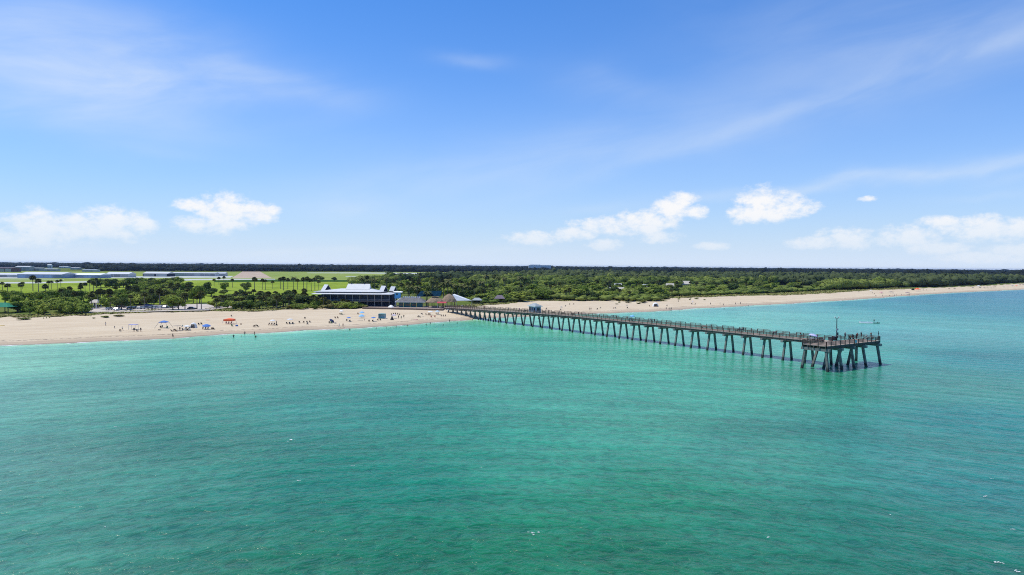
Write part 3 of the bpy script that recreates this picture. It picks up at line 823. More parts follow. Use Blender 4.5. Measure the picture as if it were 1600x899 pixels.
mb = MB(); mb.box((0, 0, .5), (1.0, .05, .8)); obj('board', mb, mat('pale_blue_board', (.35, .50, .55), .6), bs)
for sx in (-.4, .4): mb = MB(); mb.box((sx, .06, .3), (.07, .07, 1.3)); obj('support', mb, MAT['rail'], bs)

# ------------------------------------------------------------------ beach restaurant
def zpx(px, py, Y):
    """height seen at that photograph row at depth Y"""
    r = ray(px, py); return CAM_H + r[2] * Y / r[1]
def xpx(px, Y, py=470):
    r = ray(px, py); return r[0] * Y / r[1]

RY = at(560, 481).y; KY = RY / 369.0
rx0 = xpx(560, RY)
rest = thing('beach_restaurant', 'large two storey beach restaurant with white metal roofs and dark glazed front beside the pier', 'restaurant', (rx0, RY, LAND_Z))
def RL(px, py, Y): return (xpx(px, Y, py) - rx0, Y - RY, zpx(px, py, Y) - LAND_Z)
def robj(n, mb, m): return obj(n, mb, m, rest)
XL, XR = RL(487, 460, RY)[0], RL(611, 460, RY)[0]
zE = 7.1; zF = 3.15
mb = MB(); mb.box(((XL + XR) / 2 + 3, 7.5, zF + 1.95), (XR - XL - 9, 9, 3.9)); robj('upper_wall', mb, MAT['navy_wall'])
mb = MB(); mb.box((XR - 10, 7.5, 1.5), (19, 9, 3.0)); robj('lower_wall', mb, MAT['navy_wall'])
mb = MB(); mb.box(((XL + XR) / 2 + 1.2, 4.2, zF - .12), (XR - XL - 4, 7.2, .24)); robj('balcony_floor', mb, MAT['wood'])
ncol = 11
MAT['column'] = mat('column_paint', (0.36, 0.36, 0.35), 0.8, 0.1, spec=0.1)
MAT['blue_glass'] = mat('blue_glass', (0.012, 0.030, 0.065), 0.4, 0.3, 0.3, spec=0.15)
xs = [XL + 2.2 + i * (XR - XL - 3.4) / (ncol - 1) for i in range(ncol)]
for i, x in enumerate(xs):
    mb = MB(); mb.box((x, .75, zF + 1.97), (.22, .22, 3.9)); robj('column', mb, MAT['column'])
    if i >= 6:
        mb = MB(); mb.box((x, .75, zF / 2 - .12), (.34, .34, zF - .25)); robj('column', mb, MAT['cap'])
    if i < ncol - 1:
        w = xs[i + 1] - x
        mb = MB(); mb.box((x + w / 2, 2.96, zF + 2.0), (w - .5, .1, 2.7)); f = robj('window', mb, MAT['dark_metal'])
        mb = MB()
        for k in (-1, 1): mb.box((x + w / 2 + k * (w - .7) / 4, 2.89, zF + 2.0), ((w - .9) / 2, .06, 2.4))
        obj('pane', mb, MAT['blue_glass'], f)
        mb = MB()
        for hh in (.35, .7, 1.05): mb.bar((x, .75, zF + hh), (x + w, .75, zF + hh), .06, .06)
        robj('balcony_railing', mb, MAT['grey_metal'])
def roof(name, mb, m=None):
    o = robj(name, mb, m or MAT['white_metal']); return o
mb = MB(); mb.frustum(XL - .3, XR + .2, -.6, 13.2, zE - .12, XL - .3, XR + .2, -.6, 13.2, zE + .1); roof('eave_fascia', mb)
mb = MB(); mb.frustum(XL - .2, XR + .1, -.5, 13.1, zE + .102, XL + 1.6, XR - 1.6, 1.6, 11.4, zE + .75); roof('porch_roof', mb)
mb = MB(); mb.box(((XL + XR) / 2 - 1.0, 6.5, zE + .95), (XR - XL - 6, 9.2, .8)); robj('roof_gap_block', mb, MAT['dark_metal'])  # dark box filling the gap between the two roof tiers
a0 = RL(490, 457, RY + 2)[0]; a1 = RL(596, 457, RY + 2)[0]; b0 = RL(533, 452, RY + 7)[0]; b1 = RL(580, 452, RY + 7)[0]
mb = MB(); mb.frustum(a0, a1, 1.2, 12.2, zE + 1.2, a0, a1, 1.2, 12.2, zE + 1.38); mb.frustum(a0, a1, 1.2, 12.2, zE + 1.382, b0, b1, 5.6, 8.6, zE + 3.0); roof('main_roof', mb)
c0, c1 = RL(541, 452, RY + 6)[0], RL(578.5, 452, RY + 6)[0]
mb = MB(); zt = zE + 2.6
mb.face([(c0, 4.3, zt), (c1, 4.3, zt), (c1 - .3, 7.1, zt + 3.2), (c0 + .8, 7.1, zt + 3.2)]); mb.face([(c1, 9.9, zt), (c0, 9.9, zt), (c0 + .8, 7.1, zt + 3.2), (c1 - .3, 7.1, zt + 3.2)])
mb.face([(c0, 9.9, zt), (c0, 4.3, zt), (c0 + .8, 7.1, zt + 3.2)]); mb.face([(c1, 4.3, zt), (c1, 9.9, zt), (c1 - .3, 7.1, zt + 3.2)]); mb.face([(c0, 4.3, zt), (c0, 9.9, zt), (c1, 9.9, zt), (c1, 4.3, zt)])
mr = roof('monitor_roof', mb)
for px in (549, 569):
    q = RL(px, 443, RY + 7); mb = MB(); mb.cyl((q[0], 7.1, zt + 3.1), (q[0], 7.1, zt + 4.0), .22, .22, 8); robj('roof_vent', mb, MAT['dark_metal'])
def gablet(px0, px1, pyt, pyb, Y, rz):
    x0, x1 = xpx(px0, Y, pyb) - rx0, xpx(px1, Y, pyb) - rx0; w = (x1 - x0) * .62; z0 = zpx(px0, pyb, Y) - LAND_Z; z1 = zpx(px0, pyt, Y + 2) - LAND_Z
    c = Vector(((x0 + x1) / 2, Y - RY, 0)); R = Matrix.Rotation(rz, 3, 'Z'); d = 2.8
    P = lambda x, y, z: tuple(c + R @ Vector((x, y, 0)) + Vector((0, 0, z)))
    mb = MB(); t = .12
    for s in (-1, 1):
        A, B, C, D = (s * w / 2, -d, z0), (s * w / 2, d, z0), (0, d, z1), (0, -d, z1)
        top = [P(*q) for q in (A, B, C, D)]; bot = [P(q[0], q[1], q[2] - t) for q in (A, B, C, D)]
        if s < 0: top.reverse(); bot.reverse()
        mb.face(top); mb.face(bot[::-1])
        for i in range(4): j = (i + 1) % 4; mb.face([bot[i], bot[j], top[j], top[i]])
    roof('gable_roof', mb)
    mb = MB()
    for y in (-d + .3, d - .3):
        mb.face([P(-w / 2 + .3, y, z0 - .15), P(w / 2 - .3, y, z0 - .15), P(0, y, z1 - .4)])
    for s in (-1, 1): mb.face([P(s * (w / 2 - .3), -d + .3, z0 - .15), P(s * (w / 2 - .3), d - .3, z0 - .15), P(s * (w / 2 - .3), d - .3, 0), P(s * (w / 2 - .3), -d + .3, 0)])
    mb.face([P(-w / 2 + .3, -d + .3, 0), P(w / 2 - .3, -d + .3, 0), P(w / 2 - .3, -d + .3, z0 - .15), P(-w / 2 + .3, -d + .3, z0 - .15)])
    robj('gable_wall', mb, MAT['navy_wall'])
gablet(500, 520, 444.5, 454, RY + 15, math.radians(38))
gablet(592, 607, 446.5, 456, RY + 14, math.radians(38))
gablet(609, 620, 447.5, 455, RY + 18, math.radians(38))

# sea wall under the restaurant and the beach bar
p0, p1 = Vector((xpx(566, 361 * KY), 361 * KY, 0)), Vector((xpx(692, 352 * KY), 352 * KY, 0))
sw = thing('sea_wall', 'low brown timber sea wall between the sand and the beach bar', 'wall', (p0.x, p0.y, 0))
n = 40
for i in range(n):
    a, b = p0.lerp(p1, i / n) - p0, p0.lerp(p1, (i + 1) / n) - p0
    mb = MB(); mb.bar(tuple(a + Vector((0.03, (i % 2) * .04, 2.25))), tuple(b + Vector((-.03, (i % 2) * .04, 2.25))), .22, 1.5); obj('board', mb, MAT['seawall'], sw)
mb = MB(); mb.bar((0, 0, 3.06), tuple(p1 - p0 + Vector((0, 0, 3.06))), .5, .1); obj('coping', mb, MAT['wood'], sw)
mb = MB(); mb.face([(p0.x, p0.y + .2, 2.98), (p1.x, p1.y + .2, 2.98), (p1.x, p1.y + 22, 2.98), (p0.x, p0.y + 22, 2.98)]); struct('terrace', mb, MAT['wood'])

def hut_base(name, label, cat, px, Y, z=LAND_Z):
    Y = Y * KY
    return thing(name, label, cat, (xpx(px, Y), Y, z))
MAT['bar_roof'] = mat('bar_roof', (0.17, 0.165, 0.16), 0.85, 0.25, 0.8, spec=0.1)
# beach bar with grey hipped roof
h = hut_base('beach_bar', 'teal beach bar with yellow posts under a flat topped grey roof', 'bar', 641, 366)
mb = MB(); mb.box((-.2, 3.6, 1.25), (13.0, 5.0, 2.5)); obj('wall', mb, MAT['teal'], h)
mb = MB(); mb.frustum(-8.3, 8.3, -.6, 9.6, 2.95, -8.3, 8.3, -.6, 9.6, 3.2); mb.frustum(-8.25, 8.25, -.55, 9.55, 3.202, -5.6, 5.2, 2.8, 6.4, 5.3, top=False); obj('roof', mb, MAT['bar_roof'], h)
mb = MB(); mb.box((-.2, 4.6, 5.15), (10.6, 3.6, .3)); obj('roof_deck', mb, MAT['dark_roof'], h)
mb = MB(); mb.bar((-8.4, -.62, 3.1), (8.4, -.62, 3.1), .1, .34); mb.bar((-8.3, -.5, 3.24), (-5.6, 2.8, 5.36), .3, .1); obj('fascia', mb, MAT['white_paint'], h)
for x in (-7.6, -3.8, .0, 3.6, 7.4): mb = MB(); mb.box((x, -.1, 1.45), (.3, .3, 2.95)); obj('post', mb, MAT['yellow'], h)
for x in (-5.2, -1.6, 2.0): mb = MB(); mb.box((x, 1.06, 1.5), (2.6, .08, 1.1)); obj('window', mb, MAT['glass'], h)
mb = MB()
for i in range(9): mb.box((-4.5 + i * 1.15, 4.2 + .5 * math.sin(i * 2), 5.7), (.7, .7, .6), i * .7)
obj('roof_lounger', mb, MAT['white_paint'], h)

h = hut_base('lookout_tower', 'bright blue lookout box on posts with a white flat roof, right of the restaurant', 'tower', 620.8, 372)
mb = MB(); mb.box((0, 1.6, 6.5), (3.2, 3.0, 3.5)); obj('cabin', mb, MAT['sky_blue'], h)
mb = MB(); mb.frustum(-2.6, 2.8, -.9, 4.1, 8.3, -2.0, 2.2, -.3, 3.5, 8.85); obj('roof', mb, MAT['white_paint'], h)
mb = MB(); mb.box((-.3, .07, 7.2), (1.1, .08, .9)); obj('window', mb, MAT['glass'], h)
for x in (-1.3, 1.3):
    for y in (.4, 2.8): mb = MB(); mb.box((x, y, 2.35), (.25, .25, 4.75)); obj('leg', mb, MAT['white_paint'], h)
# dark blue awning roof behind the bar
h = hut_base('awning_pavilion', 'long pavilion with dark blue sloping awning roof behind the thatched hut', 'pavilion', 671, 377)
mb = MB(); W = 6.4
for s in (0, .14): mb.face([(-W - 1, 0, 5.7 - s), (W, 0, 6.1 - s), (W + .5, 3.2, 9.1 - s), (-W + .8, 3.2, 8.8 - s)] if s == 0 else [(-W + .8, 3.2, 8.8 - s), (W + .5, 3.2, 9.1 - s), (W, 0, 6.1 - s), (-W - 1, 0, 5.7 - s)])
mb.face([(-W + .8, 3.2, 8.8), (W + .5, 3.2, 9.1), (W, 6.6, 6.1), (-W - 1, 6.6, 5.7)]); obj('awning', mb, MAT['dark_teal'], h)
for x in (-W, -2, 2, W - .4):
    for y in (.2, 6.2): mb = MB(); mb.box((x, y, 2.85), (.22, .22, 5.7)); obj('post', mb, MAT['dark_metal'], h)
# thatched huts
def thatch(name, label, px, Y, rx, ry, zb, zt, n=18, flat_=.12):
    h = hut_base(name, label, 'thatched hut', px, Y); mb = MB(); prof = [(1.0, zb), (1.04, zb + .25), (.86, zb + (zt - zb) * .38), (.62, zb + (zt - zb) * .68), (.32, zb + (zt - zb) * .92), (flat_, zt), (.01, zt)]
    rnd = random.Random(3); k0 = len(mb.v)
    for r, z in prof:
        for i in range(n):
            th = 2 * math.pi * i / n; j = 1 + rnd.uniform(-.05, .05); mb.v.append((rx * r * j * math.cos(th), ry * r * j * math.sin(th) + ry, z + rnd.uniform(-.12, .12)))
    for q in range(len(prof) - 1):
        for i in range(n): j = (i + 1) % n; mb.f.append((q * n + i, q * n + j, (q + 1) * n + j, (q + 1) * n + i)); mb.m.append(0)
    obj('thatch_roof', mb, MAT['thatch'], h)
    for i in range(8):
        th = 2 * math.pi * (i + .5) / 8; mb = MB(); mb.cyl((rx * .82 * math.cos(th), ry * .82 * math.sin(th) + ry, 0), (rx * .82 * math.cos(th), ry * .82 * math.sin(th) + ry, zb + .5), .13, .12, 7); obj('post', mb, MAT['bark'], h)
    mb = MB(); mb.lathe([(.55 * min(rx, ry), 0), (.55 * min(rx, ry), 1.1), (.62 * min(rx, ry), 1.12), (.62 * min(rx, ry), 1.2), (.01, 1.2)], 14, (0, ry, 0)); obj('bar_counter', mb, MAT['wood'], h)
thatch('thatched_hut', 'round thatched hut with tall steep roof next to the white sail tent', 700.5, 363, 4.2, 4.0, 3.3, 7.8)
thatch('thatched_hut', 'long low thatched hut between the grey roofed bar and the round thatched hut', 679, 361, 5.2, 3.4, 3.0, 6.3, flat_=.45)
# white sail tent
h = hut_base('sail_tent', 'white pointed sail tent right of the round thatched hut', 'tent', 717, 368)
mb = MB(); q = [(-3.6, 0, 7.5), (-3.0, 5, 7.6), (7.2, 2.5, 4.0), (-1.2, -1.2, 4.0), (2.2, 1.2, 5.4)]
mb.face([q[0], q[3], q[4]]); mb.face([q[3], q[2], q[4]]); mb.face([q[0], q[4], q[1]]); mb.face([q[4], q[2], q[1]]); mb.face([(-3.6, 0, 7.5), (-3.6, .4, 3.4), (-1.2, -1.2, 4.0)])
obj('canopy', mb, MAT['white_paint'], h)
for (x, y, z) in ((-3.6, .02, 7.6), (-3.0, 5, 7.6), (7.2, 2.5, 4.1), (-1.2, -1.2, 4.1)): mb = MB(); mb.cyl((x, y, 0), (x, y, z), .1, .08, 7); obj('pole', mb, MAT['grey_metal'], h)
# red awning
h = hut_base('red_awning', 'red awning over the foot of the pier in front of the thatched huts', 'awning', 690, 356)
mb = MB(); mb.frustum(-2.6, 2.7, 0, 2.2, 3.2, -2.3, 2.4, .8, 2.2, 3.9); obj('canopy', mb, mat('red_canvas', (.50, .035, .06), .7), h)
for x in (-2.4, 2.5):
    for y in (.1, 2.1): mb = MB(); mb.cyl((x, y, 0), (x, y, 3.25), .06, .06, 6); obj('pole', mb, MAT['grey_metal'], h)
# terrace railing left of pier foot
rl = thing('terrace_railing', 'brown timber railing along the terrace at the foot of the pier', 'railing', (xpx(690, 357 * KY), 357 * KY, LAND_Z))
for i in range(12):
    mb = MB(); mb.box((i * 1.35, i * .25, .75), (.14, .14, 1.5)); obj('post', mb, MAT['rail'], rl)
for hh in (.45, .85, 1.3): mb = MB(); mb.bar((0, 0, hh), (14.85, 2.75, hh), .08, .14); obj('rail', mb, MAT['rail'], rl)

# shelters
def shelter(name, label, px0, px1, pyb, zr, roofm, depth=6.0, eave=2.5, post=None, overh=.6, cat='shelter', rz=0.0):
    p = at((px0 + px1) / 2, pyb); w = (px1 - px0) * mpp(p)
    h = thing(name, label, cat, (p.x, p.y, p.z), rz)
    mb = MB(); mb.frustum(-w / 2, w / 2, -overh, depth + overh, eave, -w / 2, w / 2, -overh, depth + overh, eave + .16); mb.frustum(-w / 2 + .02, w / 2 - .02, -overh + .02, depth + overh - .02, eave + .162, -w * .22, w * .22, depth / 2 - .1, depth / 2 + .1, zr); obj('roof', mb, roofm, h)
    for sx in (-1, 0, 1):
        for y in (0.05, depth - .05): mb = MB(); mb.box((sx * (w / 2 - .7), y, eave / 2), (.26, .26, eave)); obj('post', mb, post or MAT['rail'], h)
    for i in (-1, 1):
        mb = MB(); mb.box((i * w * .2, depth / 2, .74), (1.8, .8, .07)); mb.box((i * w * .2, depth / 2, .36), (.2, .6, .7)); mb.box((i * w * .2, depth / 2 - .75, .43), (1.8, .28, .06)); mb.box((i * w * .2, depth / 2 + .75, .43), (1.8, .28, .06)); obj('picnic_table', mb, MAT['wood'], h)
    return h, w
shelter('picnic_shelter', 'picnic shelter with green metal roof at the left edge of the beach', -34, 15, 490, 4.9, MAT['green_roof'], 7.0, 2.9, MAT['dark_metal'])
shelter('picnic_shelter', 'small picnic shelter with pale grey roof at the wood edge right of the sail tent', 737, 753, 475.5, 3.9, MAT['grey_roof'], 5.0, 2.3)
shelter('picnic_shelter', 'picnic shelter with dark shingle roof at the wood edge behind the pier', 772, 789, 473.5, 5.0, MAT['dark_roof'], 6.0, 2.6)

# round white parasol in front of the bar, on the sand
def parasol_mesh(r, h, drop, n=8):
    mb = MB(); 
    for i in range(n):
        a0, a1 = 2 * math.pi * i / n, 2 * math.pi * (i + 1) / n
        A = (r * math.cos(a0), r * math.sin(a0), h - drop); B = (r * math.cos(a1), r * math.sin(a1), h - drop)
        m0 = (.55 * r * math.cos(a0), .55 * r * math.sin(a0), h - drop * .38); m1 = (.55 * r * math.cos(a1), .55 * r * math.sin(a1), h - drop * .38)
        mb.face([A, B, m1, m0]); mb.face([m0, m1, (0, 0, h)]); mb.face([(A[0], A[1], A[2] - .12), (B[0], B[1], B[2] - .12), B, A])
    return mb

# ------------------------------------------------------------------ hangars and the town beyond the airfield
def hangar(label, px0, px1, pyt, pyb, wall, roofm, doors=3, cat='hangar', depthr=.6, name='hangar', ridge=.36, group='airfield hangars'):
    p = at((px0 + px1) / 2, pyb); k = mpp(p); w = (px1 - px0) * k; hgt = zpx((px0 + px1) / 2, pyt, p.y + w * depthr * .5) - LAND_Z
    hgt = max(hgt, 3.2); d = w * depthr; e = hgt * (1 - ridge)
    t = thing(name, label, cat, (p.x, p.y, LAND_Z), 0, group)
    mb = MB(); mb.box((0, d / 2, e / 2), (w, d, e)); obj('wall', mb, wall, t)
    mb = MB(); o = .5
    mb.frustum(-w / 2 - o, w / 2 + o, -o, d + o, e + .01, -w / 2 - o, w / 2 + o, d / 2 - .05, d / 2 + .05, hgt); obj('roof', mb, roofm, t)
    dw = w / doors
    for i in range(doors):
        mb = MB(); mb.box((-w / 2 + dw * (i + .5), -.12, e * .42), (dw * .86, .2, e * .82)); obj('door', mb, MAT['panel'] if wall is MAT['blue_wall'] else MAT['grey_panel'], t)
    return t
MAT['panel'] = mat('hangar_door', (0.20, 0.29, 0.43), 0.5, 0.15, 0.1, rnd=.25); MAT['grey_panel'] = mat('grey_hangar_door', (0.30, 0.31, 0.31), 0.6, 0.15, 0.1, rnd=.3)
hangar('largest blue hangar with a long white roof, behind the lone palms at the left', 27, 96, 425.2, 434.8, MAT['blue_wall'], MAT['white_metal'], 5)
hangar('low pale hangar at the left edge of the airfield', -30, 26, 426.6, 433.5, MAT['grey_metal'], MAT['white_metal'], 4)
hangar('blue hangar with white roof second from the left, right of the largest blue one', 105, 156, 427.0, 434.6, MAT['blue_wall'], MAT['white_paint'], 4)
hangar('small grey hangar between the blue hangars and the dark fronted one', 165, 201, 425.2, 433.6, MAT['grey_metal'], MAT['white_metal'], 3)
hangar('dark fronted hangar with white roof', 223, 262, 424.8, 432.4, MAT['navy_wall'], MAT['white_metal'], 2)
hangar('very long low grey hangar right of the dark fronted one', 263, 336, 425.6, 431.8, MAT['grey_metal'], MAT['white_metal'], 9, depthr=.2, ridge=.2)
hangar('small pale grey hangar at the right end of the hangar row', 337, 352, 425.3, 431.6, MAT['grey_metal'], MAT['grey_metal'], 2)
town = [(-24, 18, 418, 425, 'maroon_wall', 'dark_roof', 'low maroon walled block at the left edge of the town'), (24, 46, 415.8, 423.5, 'cream', 'white_metal', 'cream block with broad white roof in the town at the left'),
        (47, 66, 418.5, 423.5, 'cream', 'grey_metal', 'low cream shed right of the block with broad white roof'), (68, 88, 420, 424.2, 'cream', 'white_metal', 'low shed with white roof behind the largest blue hangar'),
        (92, 106, 416.2, 419.2, 'white_paint', 'white_metal', 'small white building at the foot of the far wood'), (110, 124, 418.2, 421.6, 'cream', 'white_metal', 'small cream building left of the white one in the far wood'),
        (74, 80, 413.2, 420, 'white_paint', 'grey_metal', 'narrow white tower block rising at the town'), (172, 192, 415.2, 419.6, 'white_paint', 'white_metal', 'long white building in the far wood behind the small grey hangar'),
        (196, 204, 415.6, 418.6, 'white_paint', 'grey_metal', 'small pale building right of the long white one in the far wood'), (128, 150, 421, 425, 'grey_metal', 'grey_metal', 'low grey shed behind the second blue hangar')]
for x0, x1, yt, yb, wm, rm, lb in town:
    hangar(lb, x0, x1, yt, yb, MAT[wm], MAT[rm], 4, 'building', .5, 'town_building', .15, 'town buildings beyond the airfield')
# big pale block on the horizon
Yh = 2300.0; xh0, xh1 = xpx(826, Yh, 416), xpx(861, Yh, 416); zt = zpx(843, 414.6, Yh) - LAND_Z
hb = thing('far_block', 'long pale building with window bands rising above the far treeline on the horizon', 'building', ((xh0 + xh1) / 2, Yh, LAND_Z))
w = xh1 - xh0
mb = MB(); mb.box((0, 12, zt / 2), (w, 24, zt)); obj('wall', mb, MAT['white_paint'], hb)
mb = MB(); mb.box((-w * .2, 12, zt + 1.2), (w * .45, 16, 2.4)); obj('roof_block', mb, MAT['white_paint'], hb)
for k in range(4): mb = MB(); mb.box((0, -.15, zt - 2.6 - k * 4), (w * .94, .3, 0.9)); obj('window_band', mb, MAT['glass'], hb)
# roofs seen in the wood on the right
wood_roofs = [(949, 961, 448.6, 452.5, 'white_metal', 'left lower one of three pale roofs close together in the wood'), (961, 971, 443.2, 447, 'grey_metal', 'grey green roof above two others in the wood'), (964, 975, 449, 453, 'cream', 'right lower one of three pale roofs close together in the wood'),
              (1005, 1012, 444.4, 448.5, 'white_paint', 'small bright white gable in the middle of the wood'), (1042, 1053, 443, 447, 'cream', 'pale roof left of the large cream roof in the wood'), (1063, 1079, 439.2, 445, 'cream', 'large cream hipped roof deep in the wood'),
              (902, 908, 447.6, 450.5, 'cream', 'small cream roof alone in the bright green wood'), (767, 774, 444, 447.5, 'cream', 'small cream roof among palms left of the pier hut'), (1261, 1264, 425.4, 429, 'white_paint', 'tiny white house front far in the wood'),
              (1475, 1481, 423.4, 426, 'white_paint', 'tiny white house at the far horizon'), (1402, 1412, 438.4, 441.6, 'white_paint', 'white house at the left of the far beach row'), (1414, 1424, 437.6, 441.4, 'white_paint', 'white house second in the far beach row'),
              (1432, 1438, 438.2, 440.4, 'white_paint', 'small white house third in the far beach row'), (1442, 1451, 438, 440.4, 'white_paint', 'long white house fourth in the far beach row'), (1455, 1460, 438, 440.2, 'white_paint', 'small white house last in the far beach row')]
HOUSES = []
MAT['house_wall'] = mat('house_wall', (0.30, 0.27, 0.22), 0.85, 0.15, 0.4); MAT['cream'].node_tree.nodes['Principled BSDF'].inputs['Specular IOR Level'].default_value = 0.1
for x0, x1, yt, yb, wm, lb in wood_roofs:
    _p = at((x0 + x1) / 2, yb + 3.0); HOUSES.append((_p.x, _p.y, (x1 - x0) * mpp(_p) / 2))
    hangar(lb, x0, x1, yt, yb + 3.0, MAT['house_wall'], MAT['cream'] if wm == 'cream' else MAT['white_metal'], 3, 'house', .7, 'house', .55, 'houses in the wood')

# ------------------------------------------------------------------ trees
def leaf_cloud(nr, lobes, nleaf, size):
    """leaf clumps scattered over the lobes of a crown, with gaps"""
    V, F = [], []
    wts = np.array([l[3] ** 2 for l in lobes]); wts = wts / wts.sum()
    pick = nr.choice(len(lobes), nleaf, p=wts)
    for i in pick:
        cx, cy, cz, r, sq = lobes[i]
        d = nr.normal(size=3); d /= np.linalg.norm(d)
        if d[2] < -0.45: d[2] *= -1
        rr = r * (0.72 + 0.36 * nr.random())
        c = np.array([cx, cy, cz]) + d * rr * np.array([1, 1, sq])
        n = d * 0.7 + nr.normal(size=3) * 0.4 + np.array([0, 0, .7]); n /= np.linalg.norm(n)
        a = np.cross(n, nr.normal(size=3)); a /= np.linalg.norm(a); b = np.cross(n, a)
        s = size * (0.6 + 0.8 * nr.random()); k = len(V)
        fold = n * s * 0.25
        V += [c - a * s, c - b * s * .7 - fold, c + a * s, c + b * s * .7 - fold]
        F.append((k, k + 1, k + 2, k + 3))
    return V, F

_ico = {}
def ico(sub):
    if sub not in _ico:
        bm = bmesh.new(); bmesh.ops.create_icosphere(bm, subdivisions=sub, radius=1)
        _ico[sub] = (np.array([v.co[:] for v in bm.verts]), np.array([[v.index for v in f.verts] for f in bm.faces])); bm.free()
    return _ico[sub]

def crown_mesh(name, seed, H, R, nl=7, nleaf=620, size=.42, low=.25, sq=.75, core=.70):
    nr = np.random.default_rng(seed); lobes = []
    for i in range(nl):
        th = 2 * math.pi * (i / nl + nr.random() * .15); q = R * (.30 + .38 * nr.random()) if i else 0
        r = R * (.40 + .22 * nr.random()); lobes.append((q * math.cos(th), q * math.sin(th), H * (low + (1 - low) * (.22 + .58 * nr.random())), r, sq))
    zt = max(l[2] + l[3] * sq for l in lobes); f = H / zt; lobes = [(a, b, c * f, r, s) for a, b, c, r, s in lobes]
    V, F = leaf_cloud(nr, lobes, nleaf, size)
    iv, if_ = ico(2)
    for (x, y, z, r, s) in lobes:
        k = len(V); nn = 1 + .16 * nr.normal(size=len(iv))
        for p, q in zip(iv, nn): V.append((x + p[0] * r * core * q, y + p[1] * r * core * q, z + p[2] * r * core * q * s))
        F += [tuple(int(i) + k for i in t) for t in if_]
    me = bpy.data.meshes.new(name); me.from_pydata([tuple(v) for v in V], [], F); me.update(); return me, lobes

def broad_tree(seed, H, R, leaf, label, group, name='broadleaf_tree', cat='tree', trunk=True, low=.10, **kw):
    t = thing(name, label, cat, (0, 0, 0), 0, group)
    me, lobes = crown_mesh('crown', seed, H, R, low=low, **kw)
    obj('crown', me, leaf, t)
    mb = MB(); base_r = .045 * H + .04; fork = H * max(low, .2)
    mb.cyl((0, 0, -.3), (0, 0, fork), base_r, base_r * .7, 8, cap=False)
    for l in lobes[:5]: mb.cyl((0, 0, fork * .92), (l[0] * .8, l[1] * .8, l[2]), base_r * .55, base_r * .2, 6, cap=False)
    obj('trunk', mb, MAT['bark'], t)
    return t

def fan_palm(seed, H, label, group, R=1.75):
    """cabbage palm: round head of drooping fan leaves on a straight trunk"""
    nr = np.random.default_rng(seed); t = thing('cabbage_palm', label, 'palm', (0, 0, 0), 0, group)
    V, F = [], []
    for i in range(46):
        az = 2.399 * i + nr.normal() * .2; elv = math.radians(80 - 125 * (i / 45) + nr.normal() * 8)
        Ln = R * (.85 + .3 * nr.random()); d = np.array([math.cos(az) * math.cos(elv), math.sin(az) * math.cos(elv), math.sin(elv)])
        side = np.array([-math.sin(az), math.cos(az), 0]); up = np.cross(side, d) * -1
        if up[2] < 0: up = -up
        c = np.array([0, 0, H]); st = c + d * Ln * .35; k = len(V)
        V += [c - side * .04, c + side * .04, st + side * .04, st - side * .04]; F.append((k, k + 1, k + 2, k + 3))
        for j in range(5):
            a = (j - 2) * .52; tip = st + (d * math.cos(a) + side * math.sin(a)) * Ln * .72 * (1 - .07 * abs(j - 2)) + np.array([0, 0, -.22 * R * (.6 + .5 * nr.random())])
            mid = st + (d * math.cos(a) + side * math.sin(a)) * Ln * .38 + up * .08; w = (side * math.cos(a) - d * math.sin(a)) * Ln * .15; k = len(V)
            V += [st, mid - w, tip, mid + w]; F.append((k, k + 1, k + 2, k + 3))
    me = bpy.data.meshes.new('crown'); me.from_pydata([tuple(v) for v in V], [], F); me.update(); obj('crown', me, MAT['palm_leaf'], t)
    mb = MB(); lean = nr.normal() * .15; p = (0, 0, -.3)
    for q in range(4):
        p2 = (lean * ((q + 1) / 4) ** 2 - lean, 0, H * (q + 1) / 4); 
        if q == 3: p2 = (0, 0, H)
        mb.cyl((p[0] if q else -lean, 0, p[2]), p2, .20 - .012 * q, .188 - .012 * q, 8, cap=False); p = p2
    mb.lathe([(.2, H - .9), (.42, H - .5), (.34, H)], 8); obj('trunk', mb, MAT['palm_bark'], t)
    return t

def coco_palm(seed, H, label, group, R=2.9):
    nr = np.random.default_rng(seed); t = thing('coconut_palm', label, 'palm', (0, 0, 0), 0, group)
    V, F = [], []; lean = nr.normal() * .5
    for i in range(24):
        az = 2.399 * i + nr.normal() * .15; e0 = math.radians(70 - 75 * i / 23 + nr.normal() * 6); side = np.array([-math.sin(az), math.cos(az), 0]); h = np.array([math.cos(az), math.sin(az), 0])
        pts = []; p = np.array([0, 0, H]); e = e0; n = 6; Ln = R * (.85 + .3 * nr.random())
        for s in range(n + 1):
            pts.append(p.copy()); p = p + (h * math.cos(e) + np.array([0, 0, math.sin(e)])) * Ln / n; e -= math.radians(17 + 5 * nr.random())
        for s in range(n):
            wd = .60 * math.sin(math.pi * (s + .9) / (n + 1.2)) ; a, b = pts[s], pts[s + 1]
            for sg in (-1, 1):
                k = len(V); droop = np.array([0, 0, -.45 * wd]); V += [a, b, b + side * sg * wd * .55 + droop * .8 + (b - a) * .35, a + side * sg * wd + droop + (b - a) * .55]; F.append((k, k + 1, k + 2, k + 3))
    me = bpy.data.meshes.new('crown'); me.from_pydata([tuple(v) for v in V], [], F); me.update(); obj('crown', me, MAT['coco_leaf'], t)
    mb = MB(); pr = None
    for q in range(5):
        f = q / 4; c = (lean * (f * f - 1), 0, H * f - (.3 if q == 0 else 0))
        if pr: mb.cyl(pr, c, .21 - .02 * (q - 1), .19 - .02 * (q - 1), 8, cap=False)
        pr = c
    obj('trunk', mb, MAT['palm_bark'], t); return t

